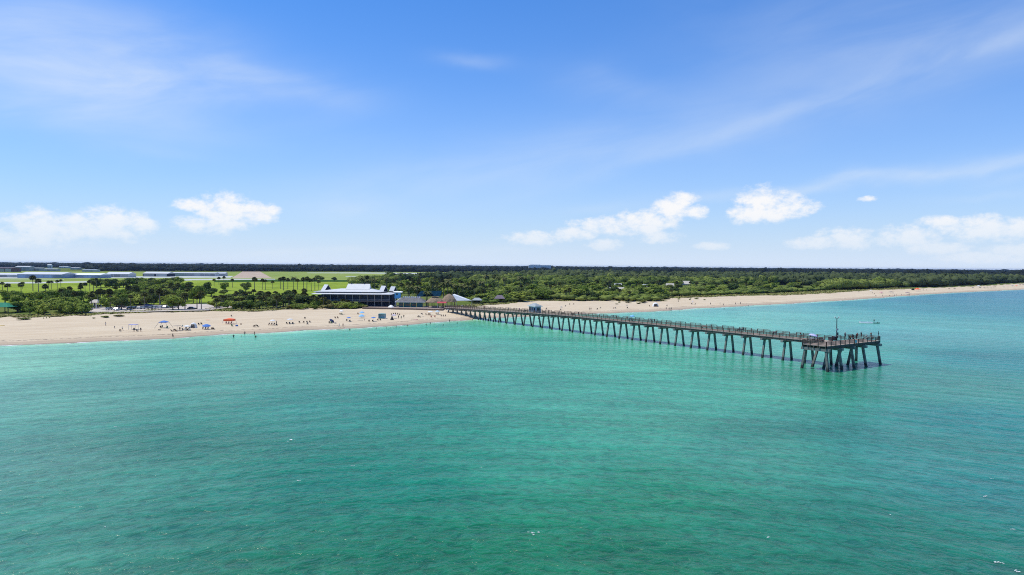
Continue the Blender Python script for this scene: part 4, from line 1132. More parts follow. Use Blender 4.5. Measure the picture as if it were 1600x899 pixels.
G = {}
PROTOS = {}
def first_or_dup(key, make, loc, rz, label, group, scale):
    """the first call of a kind moves the model itself, later ones copy it"""
    if key not in PROTOS:
        r = make(); PROTOS[key] = r; r.location = loc; r.rotation_euler = (0, 0, rz); r.scale = (scale,) * 3 if isinstance(scale, float) else scale
        r['label'] = label
        if group: r['group'] = group
        return r
    return dup(PROTOS[key], loc, rz, label, group, scale)

def put_palm(p, H, label, group=None, coco=False, R=None):
    v = random.randrange(3)
    if coco: key = ('coco', v); mk = lambda: coco_palm(40 + v, 9.0, '', group)
    else: key = ('fan', v); mk = lambda: fan_palm(20 + v, 8.0, '', group)
    H0 = 9.0 if coco else 8.0; sc = H / H0; rs = R if R else max(sc, .72)
    return first_or_dup(key, mk, tuple(p), random.uniform(0, 6.28), label, group, (rs, rs, sc))

def put_tree(p, H, R, label, group=None, dark=False):
    v = random.randrange(4); key = ('tree', v, dark)
    mk = lambda: broad_tree(60 + v + 10 * dark, 8.0, 4.2, MAT['leaf_dark'] if dark else MAT['leaf'], '', group, nl=7 + v, nleaf=820)
    return first_or_dup(key, mk, tuple(p), random.uniform(0, 6.28), label, group, (R / 4.2, R / 4.2, H / 8.0))

def put_bush(p, H, R, label, group=None, kind='leaf'):
    v = random.randrange(3); key = ('bush', v, kind)
    mk = lambda: broad_tree(90 + v, 3.2, 2.4, MAT[kind], '', group, name='shrub', cat='shrub', low=.06, nl=6, nleaf=520, size=.27)
    return first_or_dup(key, mk, tuple(p), random.uniform(0, 6.28), label, group, (R / 2.4, R / 2.4, H / 3.2))

def px_inside(poly, x, y):
    c = False; j = len(poly) - 1
    for i in range(len(poly)):
        xi, yi = poly[i]; xj, yj = poly[j]
        if (yi > y) != (yj > y) and x < (xj - xi) * (y - yi) / (yj - yi) + xi: c = not c
        j = i
    return c

# single palms and trees standing on the lawn: column, crown top row, foot row
lawn_palms = [(3.5, 441, 456, 'lone palm at the left edge of the lawn'), (51.5, 431, 455, 'tallest palm in front of the largest blue hangar'), (60, 436, 459, 'palm just right of the tallest one before the blue hangar'),
              (36, 440, 452, 'ragged small palm left of the two tall ones before the blue hangar'), (76, 439, 453.5, 'left palm of the cluster right of the blue hangar'), (80.5, 439, 452.5, 'right palm of the cluster right of the blue hangar'),
              (89.5, 438, 451.5, 'round headed palm between the two blue hangars'), (95, 437, 449, 'small palm behind the round headed one'), (127, 442.5, 457, 'dark palm at the left of the wide lawn clump'), (133, 442, 459, 'second dark palm of the wide lawn clump'),
              (140, 438, 456, 'third palm of the wide lawn clump'), (146, 440, 459, 'fourth palm of the wide lawn clump'), (151, 435, 450, 'rearmost palm of the wide lawn clump'), (180.5, 447.5, 464, 'lone round headed palm on the bright lawn gap'),
              (143, 459, 482.5, 'tall palm in front of the cream car park kiosk'), (334.5, 436, 448, 'small dark palm at the taxiway edge'), (342, 433, 446, 'left palm of the pair at the taxiway edge'), (350, 432, 445, 'right palm of the pair at the taxiway edge'),
              (363, 436, 450, 'palm in front of the bare field corner'), (398, 433.5, 456, 'palm standing before the bare field'), (410, 436, 453, 'palm right of the bare field edge'), (414.5, 437, 453, 'second palm right of the bare field'), (426, 439, 452, 'small palm on the mid lawn'),
              (438, 434, 452, 'left palm of the row before the ditch'), (443, 433, 454, 'second palm of the row before the ditch'), (450, 435, 452, 'third palm of the row before the ditch'), (458.5, 432, 455, 'tallest ragged palm in the row before the ditch'), (465, 436, 453, 'fifth palm of the row before the ditch'),
              (474, 434, 454, 'sixth palm of the row before the ditch'), (480, 433, 455, 'seventh palm of the row before the ditch'), (486, 436, 455, 'eighth palm of the row before the ditch'), (492, 434, 454, 'palm left of the restaurant gable'), (293, 444, 463, 'palm at the left of the tall clump by the sandy track'), (498, 438, 453, 'palm just behind the restaurant gable')]
for px, pt, pb, lb in lawn_palms:
    p = at(px, pb); H = (pb - pt) * mpp(p); put_palm(p, H * .86, lb, 'palms on the lawn', coco=('ragged' in lb), R=(max(H * .130, 1.1) if 'ragged' not in lb else H * .10))
lawn_trees = [(68, 454, 463, 9, 1, 'dark flat topped tree on the lawn, left one'), (120, 454, 463.5, 10, 1, 'dark flat topped tree on the lawn, middle one'), (157, 454, 462, 8, 1, 'dark clipped tree right of the wide palm clump'), (99, 449, 463, 8, 0, 'round purple brown tree on the lawn'),
              (20, 455, 470, 14, 0, 'wide spreading tree at the left of the lawn'), (36, 457, 471, 8, 0, 'smaller tree right of the wide spreading tree'), (46, 457, 470, 8, 0, 'brownish tree before the lone palms'), (330, 450, 464, 12, 1, 'broad dark tree on the lawn beside the sandy track'), (350, 452, 462, 8, 1, 'smaller dark tree right of the broad dark one'),
              (352, 441, 454, 8, 0, 'round brown crown on a thin trunk on the lawn'), (384, 441, 456, 9, 1, 'dark wide tree before the bare field'), (378, 452, 463, 6, 1, 'low dark round tree on the lawn'), (499, 429.5, 441, 9, 1, 'dark round tree beyond the ditch'), (522, 432.5, 440, 6, 1, 'small dark tree on the airfield edge'),
              (612, 424.5, 435, 11, 1, 'big dark tree on the airfield'), (672, 425, 440, 9, 1, 'tall dark tree breaking the airfield grass'), (740, 427, 436, 9, 1, 'dark tree left of the palms at the airfield edge'), (805, 427, 437, 10, 1, 'dark tree right of the palms at the airfield edge'),
              (312, 446, 475, 11, 0, 'tall tree in the middle of the sandy track clump'), (302, 450, 474, 8, 0, 'second tall tree of the sandy track clump'), (322, 440, 462, 9, 1, 'dark tall tree behind the sandy track clump')]
for px, pt, pb, hw, dk, lb in lawn_trees:
    p = at(px, pb); k = mpp(p); put_tree(p, (pb - pt) * k, hw * k * .95, lb, 'single trees on the lawn', bool(dk))
for px, py, lb in ((8, 474, 'green tree right behind the green shelter roof'), (16, 468, 'leftmost round tree behind the green shelter'), (27, 476, 'round tree between the green shelter and the spreading tree'), (55, 473, 'low tree right of the brownish tree on the lawn'), (63, 476, 'rounded tree at the back of the left thicket'),
                   (78, 473, 'tree behind the middle of the left thicket'), (88, 470, 'tree left of the round purple brown tree'), (104, 474, 'tree behind the right of the left thicket'), (112, 470, 'tree beside the middle flat topped tree'), (121, 473, 'tree just left of the car park kiosk palm'), (131, 471, 'tree behind the car park kiosk')):
    p = at(px, py); put_tree(p, random.uniform(5.5, 8), random.uniform(3.6, 4.8), lb, 'trees along the front of the lawn', random.random() < .3)
for px, py, lb in ((12, 463, 'palm behind the green shelter'), (33, 466, 'palm beside the wide spreading tree'), (71, 469, 'palm among the low trees in the middle of the lawn edge'), (96, 472, 'palm right of the middle of the lawn edge'), (109, 466, 'palm by the round purple brown tree'), (117, 478, 'palm at the left of the car park'), (126, 468, 'palm left of the cream kiosk')):
    p = at(px, py); put_palm(p, random.uniform(6.5, 9), lb, 'palms along the front of the lawn', R=random.uniform(1.1, 1.35))
for px, py, lb, pal in ((166, 483.5, 'bushy tree standing in front of the silver car', 0), (172, 482, 'palm just right of the tree before the silver car', 1), (190, 484.5, 'reddish brown round tree at the left of the long car row', 0), (226, 481.5, 'palm standing in front of the middle of the car row', 1), (249, 481, 'round palm in front of the pair of white cars', 1),
                       (270, 484.8, 'wide bushy tree in front of the last parked cars', 0), (279, 484.6, 'tree with two stems before the sandy track', 0), (289, 484.4, 'small palm at the left edge of the sandy track', 1), (308, 484.2, 'left tall palm on the right of the sandy track', 1), (314, 484.0, 'right tall palm on the right of the sandy track', 1)):
    p = at(px, py)
    if pal: put_palm(p, random.uniform(6.5, 9.0), lb, 'palms in front of the parked cars', R=random.uniform(1.1, 1.35))
    else: put_tree(p, random.uniform(5.5, 7.5), random.uniform(3.2, 4.2), lb, 'trees in front of the parked cars', 'reddish' in lb)
# dark row at the back of the lawn
for i in range(22):
    px = 150 + i * 6.2 + random.uniform(-2, 2); p = at(px, 450.5 - i * .25 + random.uniform(-1, 1)); put_tree(p, random.uniform(7, 9.5), random.uniform(4.5, 6), 'dark green tree in the %s of the dense row behind the lawn' % ['left end', 'left half', 'right half', 'right end'][min(3, i * 4 // 22)], 'row of trees behind the lawn', i % 3 > 0)

def house_view(X, Y):
    """clearings: no tree on a house lot or on the seaward side close before it"""
    k = np.zeros(X.shape, bool)
    for hx, hy, hw in HOUSES:
        d = math.hypot(hx, hy); ux, uy = hx / d, hy / d; al = (X - hx) * ux + (Y - hy) * uy; ac = np.abs(-(X - hx) * uy + (Y - hy) * ux)
        k |= (al > -min(60, d * .055)) & (al < hw * 1.6 + 5) & (ac < hw + 2)
    return k
# belt of bushes and palms between the car park and the lawn
def scatter(poly, n, mind, fn, seed):
    r = random.Random(seed); xs_ = [p[0] for p in poly]; ys_ = [p[1] for p in poly]; got = []; tries = 0
    while len(got) < n and tries < n * 60:
        tries += 1; x, y = r.uniform(min(xs_), max(xs_)), r.uniform(min(ys_), max(ys_))
        if not px_inside(poly, x, y): continue
        p = at(x, y)
        if any((p - q[0]).length < mind for q in got) or bool(house_view(np.array([p.x]), np.array([p.y]))[0]): continue
        got.append((p, x, y))
    ym = sorted(g[2] for g in got)[len(got) // 2]
    for p, x, y in sorted(got, key=lambda q: -q[0].y): fn(p, r, x, y > ym)
def where(px, segs):
    for m, ph in segs:
        if px < m: return ph
    return segs[-1][1]
BELT = [(165, 'near the car park kiosk'), (185, 'behind the first parked cars'), (205, 'left of the long car row'), (225, 'behind the black and grey cars'), (245, 'behind the pair of white cars'), (265, 'behind the last parked cars'), (400, 'beside the sandy track')]
def belt(p, r, x, front):
    w = where(x, BELT); f = 'in the front of the belt' if front else 'deep in the belt'
    if r.random() < .42: put_palm(p, r.uniform(5.0, 8.5), 'brownish cabbage palm %s %s' % (f, w), 'belt palms ' + w, R=r.uniform(.95, 1.35))
    else:
        dk = r.random() < .3; put_tree(p, r.uniform(4.5, 8), r.uniform(3.2, 4.8), '%s bushy tree %s %s' % ('dark' if dk else 'mid green', f, w), 'belt trees ' + w, dk)
scatter([(128, 477), (210, 466), (270, 462), (300, 464), (296, 474), (240, 479), (150, 481)], 78, 3.8, belt, 3)
MID = [(225, 'left part'), (250, 'middle part'), (275, 'right part'), (400, 'right end')]
def midbelt(p, r, x, front):
    w = where(x, MID); dk = r.random() < .35
    put_tree(p, r.uniform(5, 8), r.uniform(3.6, 5.0), '%s round tree, %s of the %s line of the lawn thicket' % ('dark' if dk else 'bright green', w, 'front' if front else 'rear'), 'lawn thicket trees', dk)
scatter([(196, 464), (212, 452), (285, 445), (302, 452), (300, 463), (250, 463)], 30, 6.0, midbelt, 31)
GRP = [(45, 'right beside the green shelter'), (70, 'behind the long shrub patch on the sand'), (95, 'in the middle of the left thicket'), (118, 'right of the middle of the left thicket'), (200, 'at the car park end of the left thicket')]
def grape(p, r, x, front): put_bush(p, r.uniform(4.0, 6.5), r.uniform(3.0, 4.4), 'bright green rounded bush, %s row, %s' % ('front' if front else 'rear', where(x, GRP)), 'left beach thicket', 'leaf')
scatter([(22, 491.5), (24, 486), (70, 478), (125, 480), (138, 489.5), (90, 492.5), (40, 493)], 40, 2.8, grape, 4)
THK = [(350, 'behind the orange canopy'), (375, 'right of the orange canopy'), (400, 'left of the white umbrella group'), (425, 'behind the white umbrella group'), (450, 'behind the cream umbrella'), (475, 'left of the restaurant eave'), (600, 'under the left restaurant eave')]
def dune_palm(p, r, x, front):
    w = where(x, THK); f = 'front row of the thicket' if front else 'rear of the thicket'
    if r.random() < .42: put_palm(p, r.uniform(3.4, 6.0), 'low olive palm in the %s %s' % (f, w), 'thicket palms ' + w, R=r.uniform(1.0, 1.4))
    elif r.random() < .6: put_bush(p, r.uniform(3.0, 5.0), r.uniform(2.6, 3.8), 'rounded green bush in the %s %s' % (f, w), 'thicket bushes ' + w, 'leaf')
    else: put_tree(p, r.uniform(4, 7), r.uniform(3.0, 4.4), 'small dark tree in the %s %s' % (f, w), 'thicket trees ' + w, True)
scatter([(332, 484.5), (340, 472), (380, 468), (440, 466), (478, 466), (492, 478), (470, 481), (400, 484)], 120, 2.8, dune_palm, 5)
LOW = [(470, 'left of the restaurant'), (500, 'below the left end of the restaurant eave'), (530, 'before the left half of the restaurant'), (600, 'before the middle of the restaurant')]
def low_dune(p, r, x, front): put_bush(p, r.uniform(1.8, 3.0), r.uniform(1.7, 2.8), 'low yellow green dune shrub, %s row, %s' % ('front' if front else 'rear', where(x, LOW)), 'dune shrubs before the restaurant', 'scrub' if r.random() < .5 else 'leaf')
scatter([(440, 484.5), (480, 480), (500, 478), (556, 478.5), (576, 481.5), (560, 483), (520, 482.8)], 60, 1.7, low_dune, 6)
LOW2 = [(491, 'at the left corner of the restaurant'), (498, 'below the left gable'), (506, 'right of the left gable'), (514, 'left of the high roof'), (522, 'below the left end of the high roof'), (532, 'below the middle of the high roof'), (600, 'nearest the open lower storey')]
def front_bush(p, r, x, front):
    if r.random() < .35: put_palm(p, r.uniform(4.2, 6.2) if x < 508 else r.uniform(3.2, 4.4), 'olive palm hiding the lower storey %s' % where(x, LOW2), 'palms hiding the restaurant base', R=r.uniform(.95, 1.25))
    else: put_bush(p, r.uniform(3.6, 5.6) if x < 508 else r.uniform(2.4, 3.8), r.uniform(2.4, 3.6), 'big %s row bush before the lower storey %s' % ('front' if front else 'rear', where(x, LOW2)), 'bushes hiding the restaurant base', 'leaf')
scatter([(484, 481), (486, 479), (520, 479.5), (548, 481.2), (550, 482.6), (515, 482.4)], 34, 2.2, front_bush, 61)
p = at(607.5, 477); t = put_bush(p, 5.5, 2.8, 'reddish leaved bush at the right end of the restaurant', None, 'red_leaf')
if t.get('group'): del t['group']
# around and behind the beach bar
for i, (px, pt, pb) in enumerate([(640, 446, 474), (652, 448, 474), (668, 455, 479), (684, 446, 470), (693, 442, 470), (700, 440, 470), (708, 444, 470), (716, 446, 470), (722, 444, 469), (731, 447, 470), (740, 438, 462), (752, 440, 464), (760, 430, 455), (772, 429, 453), (778, 432, 455), (788, 434, 457), (700, 436, 460), (676, 438, 463), (812, 432, 456), (820, 434, 456), (832, 432, 452), (585, 436, 458), (603, 434, 456), (574, 437, 455), (565, 434, 452)]):
    p = at(px, pb); put_palm(p, (pb - pt) * mpp(p) * .9, 'slender coconut palm rising ' + where(px, [(580, 'behind the high restaurant roof'), (610, 'right of the high restaurant roof'), (660, 'behind the blue lookout box'), (690, 'behind the dark blue awning'), (712, 'over the round thatched hut'), (735, 'behind the white sail tent'), (765, 'above the pale roofed shelter'), (795, 'above the dark roofed shelter'), (900, 'left of the pier hut')]), ['coconut palms by the beach bar', 'coconut palms behind the pier foot'][px > 735], coco=True, R=random.uniform(1.1, 1.45))

FIELD_PX = [(-260, 470), (-260, 424), (0, 424), (540, 424.8), (700, 425.8), (845, 427.0), (820, 433), (770, 434.5), (640, 437.5), (560, 444), (500, 458), (400, 463), (300, 472), (120, 478), (-260, 482)]
TOWN_PX = [(-260, 425), (-260, 418), (120, 418.5), (150, 423), (120, 425)]
BACK = [(545, 'behind the left gable of the restaurant'), (580, 'behind the high restaurant roof'), (615, 'behind the right gables of the restaurant'), (650, 'behind the blue lookout box'), (685, 'behind the dark blue awning'), (712, 'behind the round thatched hut'), (800, 'behind the white sail tent')]
def wood_back(p, r, x, front):
    q = r.random(); w = where(x, BACK); f = 'in front' if front else 'farther back'
    if q < .34: put_palm(p, r.uniform(7, 11), 'cabbage palm %s in the wood %s' % (f, w), 'wood palms ' + w, R=r.uniform(.95, 1.3))
    else: put_tree(p, r.uniform(6, 10), r.uniform(3.6, 5.2), '%s tree %s in the wood %s' % ('dark' if q > .78 else 'green', f, w), 'wood trees ' + w, q > .78)
scatter([(524, 449), (560, 446), (640, 440), (735, 437), (738, 464), (700, 461), (640, 460), (600, 455), (540, 449)], 90, 4.6, wood_back, 8)
scatter([(604, 462), (650, 456), (690, 456), (735, 463), (742, 471), (728, 470), (700, 464), (660, 463), (628, 466)], 46, 3.2, wood_back, 81)
EDGE = [(765, 'between the two picnic shelters'), (795, 'behind the dark roofed shelter'), (825, 'left of the pier hut'), (850, 'behind the pier hut'), (880, 'right of the pier hut'), (910, 'behind the pair of high brown chairs'), (940, 'behind the two figures past the hut'), (965, 'left of the flat sand shrubs'), (990, 'behind the flat sand shrubs'), (1015, 'on the wood spur'), (1045, 'behind the white dome tent'), (1075, 'right of the white dome tent'), (1110, 'behind the striped dune'), (1150, 'beyond the striped dune'), (1200, 'above the right beach walkers'), (1250, 'left of the tiny white house'), (1400, 'near the tiny white house')]
def edge_wood(p, r, x, front):
    q = r.random(); w = where(x, EDGE); f = 'front row' if front else 'second row'
    if q < .16: put_palm(p, r.uniform(5, 8), '%s palm in the wood %s' % (f, w), 'coastal wood palms ' + w, R=r.uniform(.9, 1.2))
    elif q < .52:
        dk = q > .38; put_tree(p, r.uniform(5.5, 9.0), r.uniform(4.4, 6.6), '%s %s tree in the wood %s' % ('dark' if dk else 'bright green', f, w), 'coastal wood trees ' + w, dk)
    else: put_bush(p, r.uniform(3.5, 6.0), r.uniform(3.4, 5.4), 'dense rounded %s bush in the wood %s' % (f, w), 'coastal wood bushes ' + w, 'leaf')
scatter([(738, 472), (745, 452), (840, 446), (960, 446), (1060, 448), (1060, 463.5), (1025, 467.5), (990, 469.5), (960, 469.2), (850, 469.6), (800, 472.5)], 215, 4.4, edge_wood, 9)
scatter([(1040, 464), (1060, 449), (1160, 446), (1290, 446), (1290, 453.5), (1200, 457.5), (1130, 459.5), (1080, 462.5)], 90, 6.0, edge_wood, 10)

# shrubs out on the open sand
sand_shrubs = [(37, 500, 12, 4, 'long low shrub patch on the sand near the green shelter'), (147, 498.5, 3.5, 3, 'small round shrub alone on the left sand'), (164, 496.5, 9, 4, 'wide shrub patch below the car park, left part'), (186, 495, 10, 4, 'wide shrub patch below the car park, right part'),
               (68, 498, 1.5, 1.5, 'left one of three tiny dark tufts on the sand'), (72.5, 497.6, 1.5, 1.5, 'middle one of three tiny dark tufts on the sand'), (77.5, 497.2, 1.5, 1.5, 'right one of three tiny dark tufts on the sand'),
               (968, 473.5, 4, 3, 'round shrub on the sand behind the middle of the pier'), (982, 473.5, 8, 2.6, 'flat wide shrub on the sand behind the middle of the pier'), (964, 475.6, 4.5, 1.5, 'flat low shrub nearest the water behind the pier'), (998, 475, 6, 3, 'pale shrub at the tip of the wood spur'), (1006, 473.2, 8, 6, 'big yellow green shrub on the wood spur'),
               (1022, 471, 6, 3.5, 'shrub at the right of the wood spur'), (1037, 470.5, 9, 2.6, 'dark flat shrub trailing right from the wood spur'), (1061, 468.6, 4, 3, 'shrub on the open sand right of the white dome tent'), (1078, 469, 2.5, 3.2, 'rounded shrub left of the striped dune'), (1088, 467.6, 5, 2.6, 'flat shrub on the dune edge'), (1101, 469.2, 3.2, 2, 'small dark shrub near the water beyond the dune edge'), (1340, 454.5, 6, 1.5, 'dark low shrub at the start of the far beach')]
for px, py, hw, hp, lb in sand_shrubs:
    p = at(px, py); k = mpp(p); t = put_bush(p, max(hp * k * .8, .5), hw * k * .75, lb, None, 'scrub' if ('yellow' in lb or 'pale' in lb or 'wide' in lb) else 'leaf')
    if t.get('group'): del t['group']
    t.scale = (hw * k * .75 / 2.4, min(hw * k * .75, 3.0) / 2.4, max(hp * k * .8, .5) / 3.2); t.rotation_euler = (0, 0, 0)

# ------------------------------------------------------------------ far woods as one mass
def field_polys():
    out = []
    for poly in (FIELD_PX, TOWN_PX): out.append([flat(px, py, LAND_Z) for px, py in poly])
    return out
def in_poly(poly, X, Y):
    c = np.zeros(X.shape, bool); j = len(poly) - 1
    for i in range(len(poly)):
        xi, yi = poly[i]; xj, yj = poly[j]
        if yi != yj: c ^= ((yi > Y) != (yj > Y)) & (X < (xj - xi) * (Y - yi) / (yj - yi) + xi)
        j = i
    return c

def forest(name, r0, r1, step, Hm, Rm, sub, nleaf, m, seed, keepout=None, back=14, leafsz=.20):
    nr = np.random.default_rng(seed); half = 0.80
    rr = []; th = []
    r = r0
    while r < r1:
        n = int(2 * half * r / step); a = -half + 2 * half * (np.arange(n) + nr.random(n) * .9) / n; rr.append(r + nr.random(n) * step * .9); th.append(a); r += step * .87
    rr = np.concatenate(rr); th = np.concatenate(th); X, Y = rr * np.sin(th), rr * np.cos(th)
    s, t = to_st(X, Y); td = dune_t(s)
    ok = t > td + back + 6 * np.sin(s * .03) + 8 * (s > 420)
    for poly in field_polys(): ok &= ~in_poly(poly, X, Y)
    if keepout is not None: ok &= ~keepout(X, Y)
    # small clearings
    cl = np.sin(X * .021 + 1.3) * np.sin(Y * .017 + .4) + .5 * np.sin(X * .05) * np.sin(Y * .043)
    ok &= cl < 1.02
    ok &= ~house_view(X, Y)
    X, Y = X[ok], Y[ok]; n = len(X); Z = z_of(*to_st(X, Y))
    clump = np.sin(X * .012) * np.sin(Y * .011 + 2) * .5 + np.sin(X * .031 + 1) * np.sin(Y * .027) * .5
    H = Hm * (1 + .26 * nr.normal(size=n).clip(-1.6, 2.6) * .8 + .26 * clump + .5 * (nr.random(n) < .012)); R = Rm * (.75 + .5 * nr.random(n))
    tint = np.clip(nr.random(n) * .45 + .7 * (clump + 1) / 2 - .1, 0, 1)
    iv, if_ = ico(sub); protos = []
    for q in range(5):
        pn = np.random.default_rng(seed * 10 + q); v = iv * (1 + .22 * pn.normal(size=(len(iv), 1))); v = v.copy(); v[:, 2] = v[:, 2] * .42 + .58; v[:, 2] = np.maximum(v[:, 2], .05); f = [list(x) for x in if_]
        V2, F2 = list(v), [tuple(x) for x in f]
        for _ in range(nleaf):
            d = pn.normal(size=3); d /= np.linalg.norm(d); d[2] = abs(d[2]); c = d * np.array([1, 1, .42]) * (1 + .18 * pn.random()) + np.array([0, 0, .58]); a = np.cross(d + pn.normal(size=3) * .5, pn.normal(size=3)); a /= np.linalg.norm(a); b = np.cross(d, a); sz = leafsz * (.65 + .7 * pn.random()); k = len(V2)
            V2 += [c - a * sz, c + a * sz * .8 + b * sz, c + a * sz * .5 - b * sz]; F2.append((k, k + 1, k + 2))
        protos.append((np.array(V2), np.array(F2)))
    Vs, Fs, Ts = [], [], []; off = 0; which = nr.integers(0, 5, n); rot = nr.random(n) * 6.28
    for q in range(5):
        i = np.where(which == q)[0]
        if not len(i): continue
        pv, pf = protos[q]; c, s_ = np.cos(rot[i])[:, None], np.sin(rot[i])[:, None]
        x = (pv[None, :, 0] * c - pv[None, :, 1] * s_) * R[i][:, None] + X[i][:, None]; y = (pv[None, :, 0] * s_ + pv[None, :, 1] * c) * R[i][:, None] + Y[i][:, None]; z = pv[None, :, 2] * H[i][:, None] + Z[i][:, None]
        Vs.append(np.stack([x, y, z], -1).reshape(-1, 3)); Fs.append((pf[None] + (np.arange(len(i)) * len(pv))[:, None, None] + off).reshape(-1, 3)); off += len(i) * len(pv); Ts.append(np.repeat(tint[i], len(pv)))
    me = np_mesh(name, np.concatenate(Vs), np.concatenate(Fs)); a = me.attributes.new('tint', 'FLOAT', 'POINT'); a.data.foreach_set('value', np.concatenate(Ts).astype(np.float32))
    o = obj(name, me, m); o['kind'] = 'stuff'; print('forest', name, n, len(me.polygons)); return o
_near = [[flat(px, py, LAND_Z) for px, py in poly] for poly in ([(500, 474), (500, 452), (560, 446), (640, 440), (735, 437), (745, 452), (840, 446), (960, 446), (1060, 448), (1060, 480), (700, 490), (560, 486)],
         [(1040, 468), (1060, 449), (1160, 446), (1290, 446), (1290, 458), (1130, 466)], [(-260, 500), (-260, 462), (455, 462), (470, 447), (530, 447), (530, 490), (500, 490)], [(440, 438), (440, 470), (540, 470), (545, 444)])]
def near_zone(X, Y):
    k = np.zeros(X.shape, bool)
    for p in _near: k |= in_poly(p, X, Y)
    return k
def near_right(X, Y):
    return in_poly(_right[0], X, Y) | in_poly(_right[1], X, Y)
_right = [[flat(px, py, LAND_Z) for px, py in poly] for poly in ([(738, 473.5), (745, 452), (840, 446), (960, 446), (1060, 448), (1060, 466), (1025, 469.5), (990, 471), (960, 470), (850, 470.5), (800, 474)], [(1040, 466), (1060, 449), (1160, 446), (1290, 446), (1290, 454), (1200, 458.5), (1130, 461), (1080, 464)])]
forest('coastal_wood', 380, 1000, 8.2, 7.6, 5.8, 2, 170, MAT['forest_leaf'], 1, near_zone, 14, .105)
forest('undergrowth', 360, 820, 4.6, 2.7, 2.9, 2, 90, MAT['forest_leaf'], 7, lambda X, Y: ~near_right(X, Y), 3, .13)
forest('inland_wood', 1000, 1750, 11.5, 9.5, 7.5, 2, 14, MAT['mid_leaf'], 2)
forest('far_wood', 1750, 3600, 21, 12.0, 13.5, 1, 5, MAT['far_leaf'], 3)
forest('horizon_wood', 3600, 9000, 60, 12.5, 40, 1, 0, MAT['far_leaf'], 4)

# ------------------------------------------------------------------ dune grass along the back of the beach
def dune_grass():
    nr = np.random.default_rng(9); S = np.concatenate([nr.uniform(-260, 330, 10500), nr.uniform(330, 900, 4200)]); td = dune_t(S)
    w = np.where(S < 150, 13, np.where(S < 330, 10, 24)); u = nr.random(len(S))
    T = td + 1.5 + 2.2 * np.sin(S * .21) * .7 + 1.4 * np.sin(S * .53 + 2) + u * w
    gap = np.sin(S * .05) + .6 * np.sin(S * .13 + 1); keep = ~((u < .35) & (gap > .9))
    x0, y0 = S * AX[0] + T * NX[0], S * AX[1] + T * NX[1]
    px = x0 / np.maximum(y0, 1) * FPX + 800
    keep &= ~((px > 556) & (px < 735) & (y0 < 400)) & ~((px > 275) & (px < 325) & (u > .4))
    S, T = S[keep], T[keep]; X, Y = S * AX[0] + T * NX[0], S * AX[1] + T * NX[1]; Z = z_of(S, T)
    V, F, C = [], [], []
    for x, y, z, s in zip(X, Y, Z, S):
        sc = 1.0 if s < 330 else 1.5; h0 = .45 + .5 * nr.random(); ti = nr.random()
        for j in range(6):
            a = nr.random() * 6.28; ox, oy = nr.normal(size=2) * .75 * sc; h = h0 * (.4 + .6 * nr.random()) * (.7 + .3 * sc); l = .75 * sc * (.6 + .6 * nr.random()); w_ = .30 * sc; ca, sa = math.cos(a), math.sin(a); k = len(V)
            V += [(x + ox + w_ * sa, y + oy - w_ * ca, z + h * .2), (x + ox + l * ca, y + oy + l * sa, z + h * .35), (x + ox - w_ * sa, y + oy + w_ * ca, z + h * .62), (x + ox - l * .5 * ca, y + oy - l * .5 * sa, z + h * .42)]; F.append((k, k + 1, k + 2, k + 3)); C += [ti] * 4
    me = np_mesh('dune_grass', V, F); a = me.attributes.new('tint', 'FLOAT', 'POINT'); a.data.foreach_set('value', np.array(C, np.float32))
    o = obj('dune_grass', me, leaf_mat('dune_grass', (0.150, 0.195, 0.045), (0.220, 0.250, 0.075), (0.320, 0.265, 0.105), 0.15, attr=True)); o['kind'] = 'stuff'
dune_grass()

# ------------------------------------------------------------------ people
SKIN = [mat('skin_light', (.52, .34, .25), .6, .05), mat('skin_tan', (.36, .21, .14), .6, .05), mat('skin_dark', (.12, .07, .05), .6, .05)]
HAIR = [mat('hair_dark', (.03, .022, .018), .7, .1), mat('hair_brown', (.10, .06, .035), .7, .1), mat('hair_fair', (.35, .25, .13), .7, .1)]
CL = {k: mat('cloth_' + k, c, .8, .08) for k, c in dict(black=(.02, .02, .023), navy=(.03, .045, .11), white=(.75, .75, .74), grey=(.22, .23, .24), red=(.45, .05, .04), blue=(.06, .18, .50), green=(.08, .20, .10), purple=(.13, .05, .16), brown=(.16, .10, .07), pink=(.65, .25, .32), tan=(.45, .36, .26), teal=(.04, .26, .30), yellow=(.70, .50, .08), orange=(.85, .13, .035), lilac=(.48, .46, .68), skyblue=(.20, .48, .76), paleblue=(.55, .70, .78)).items()}

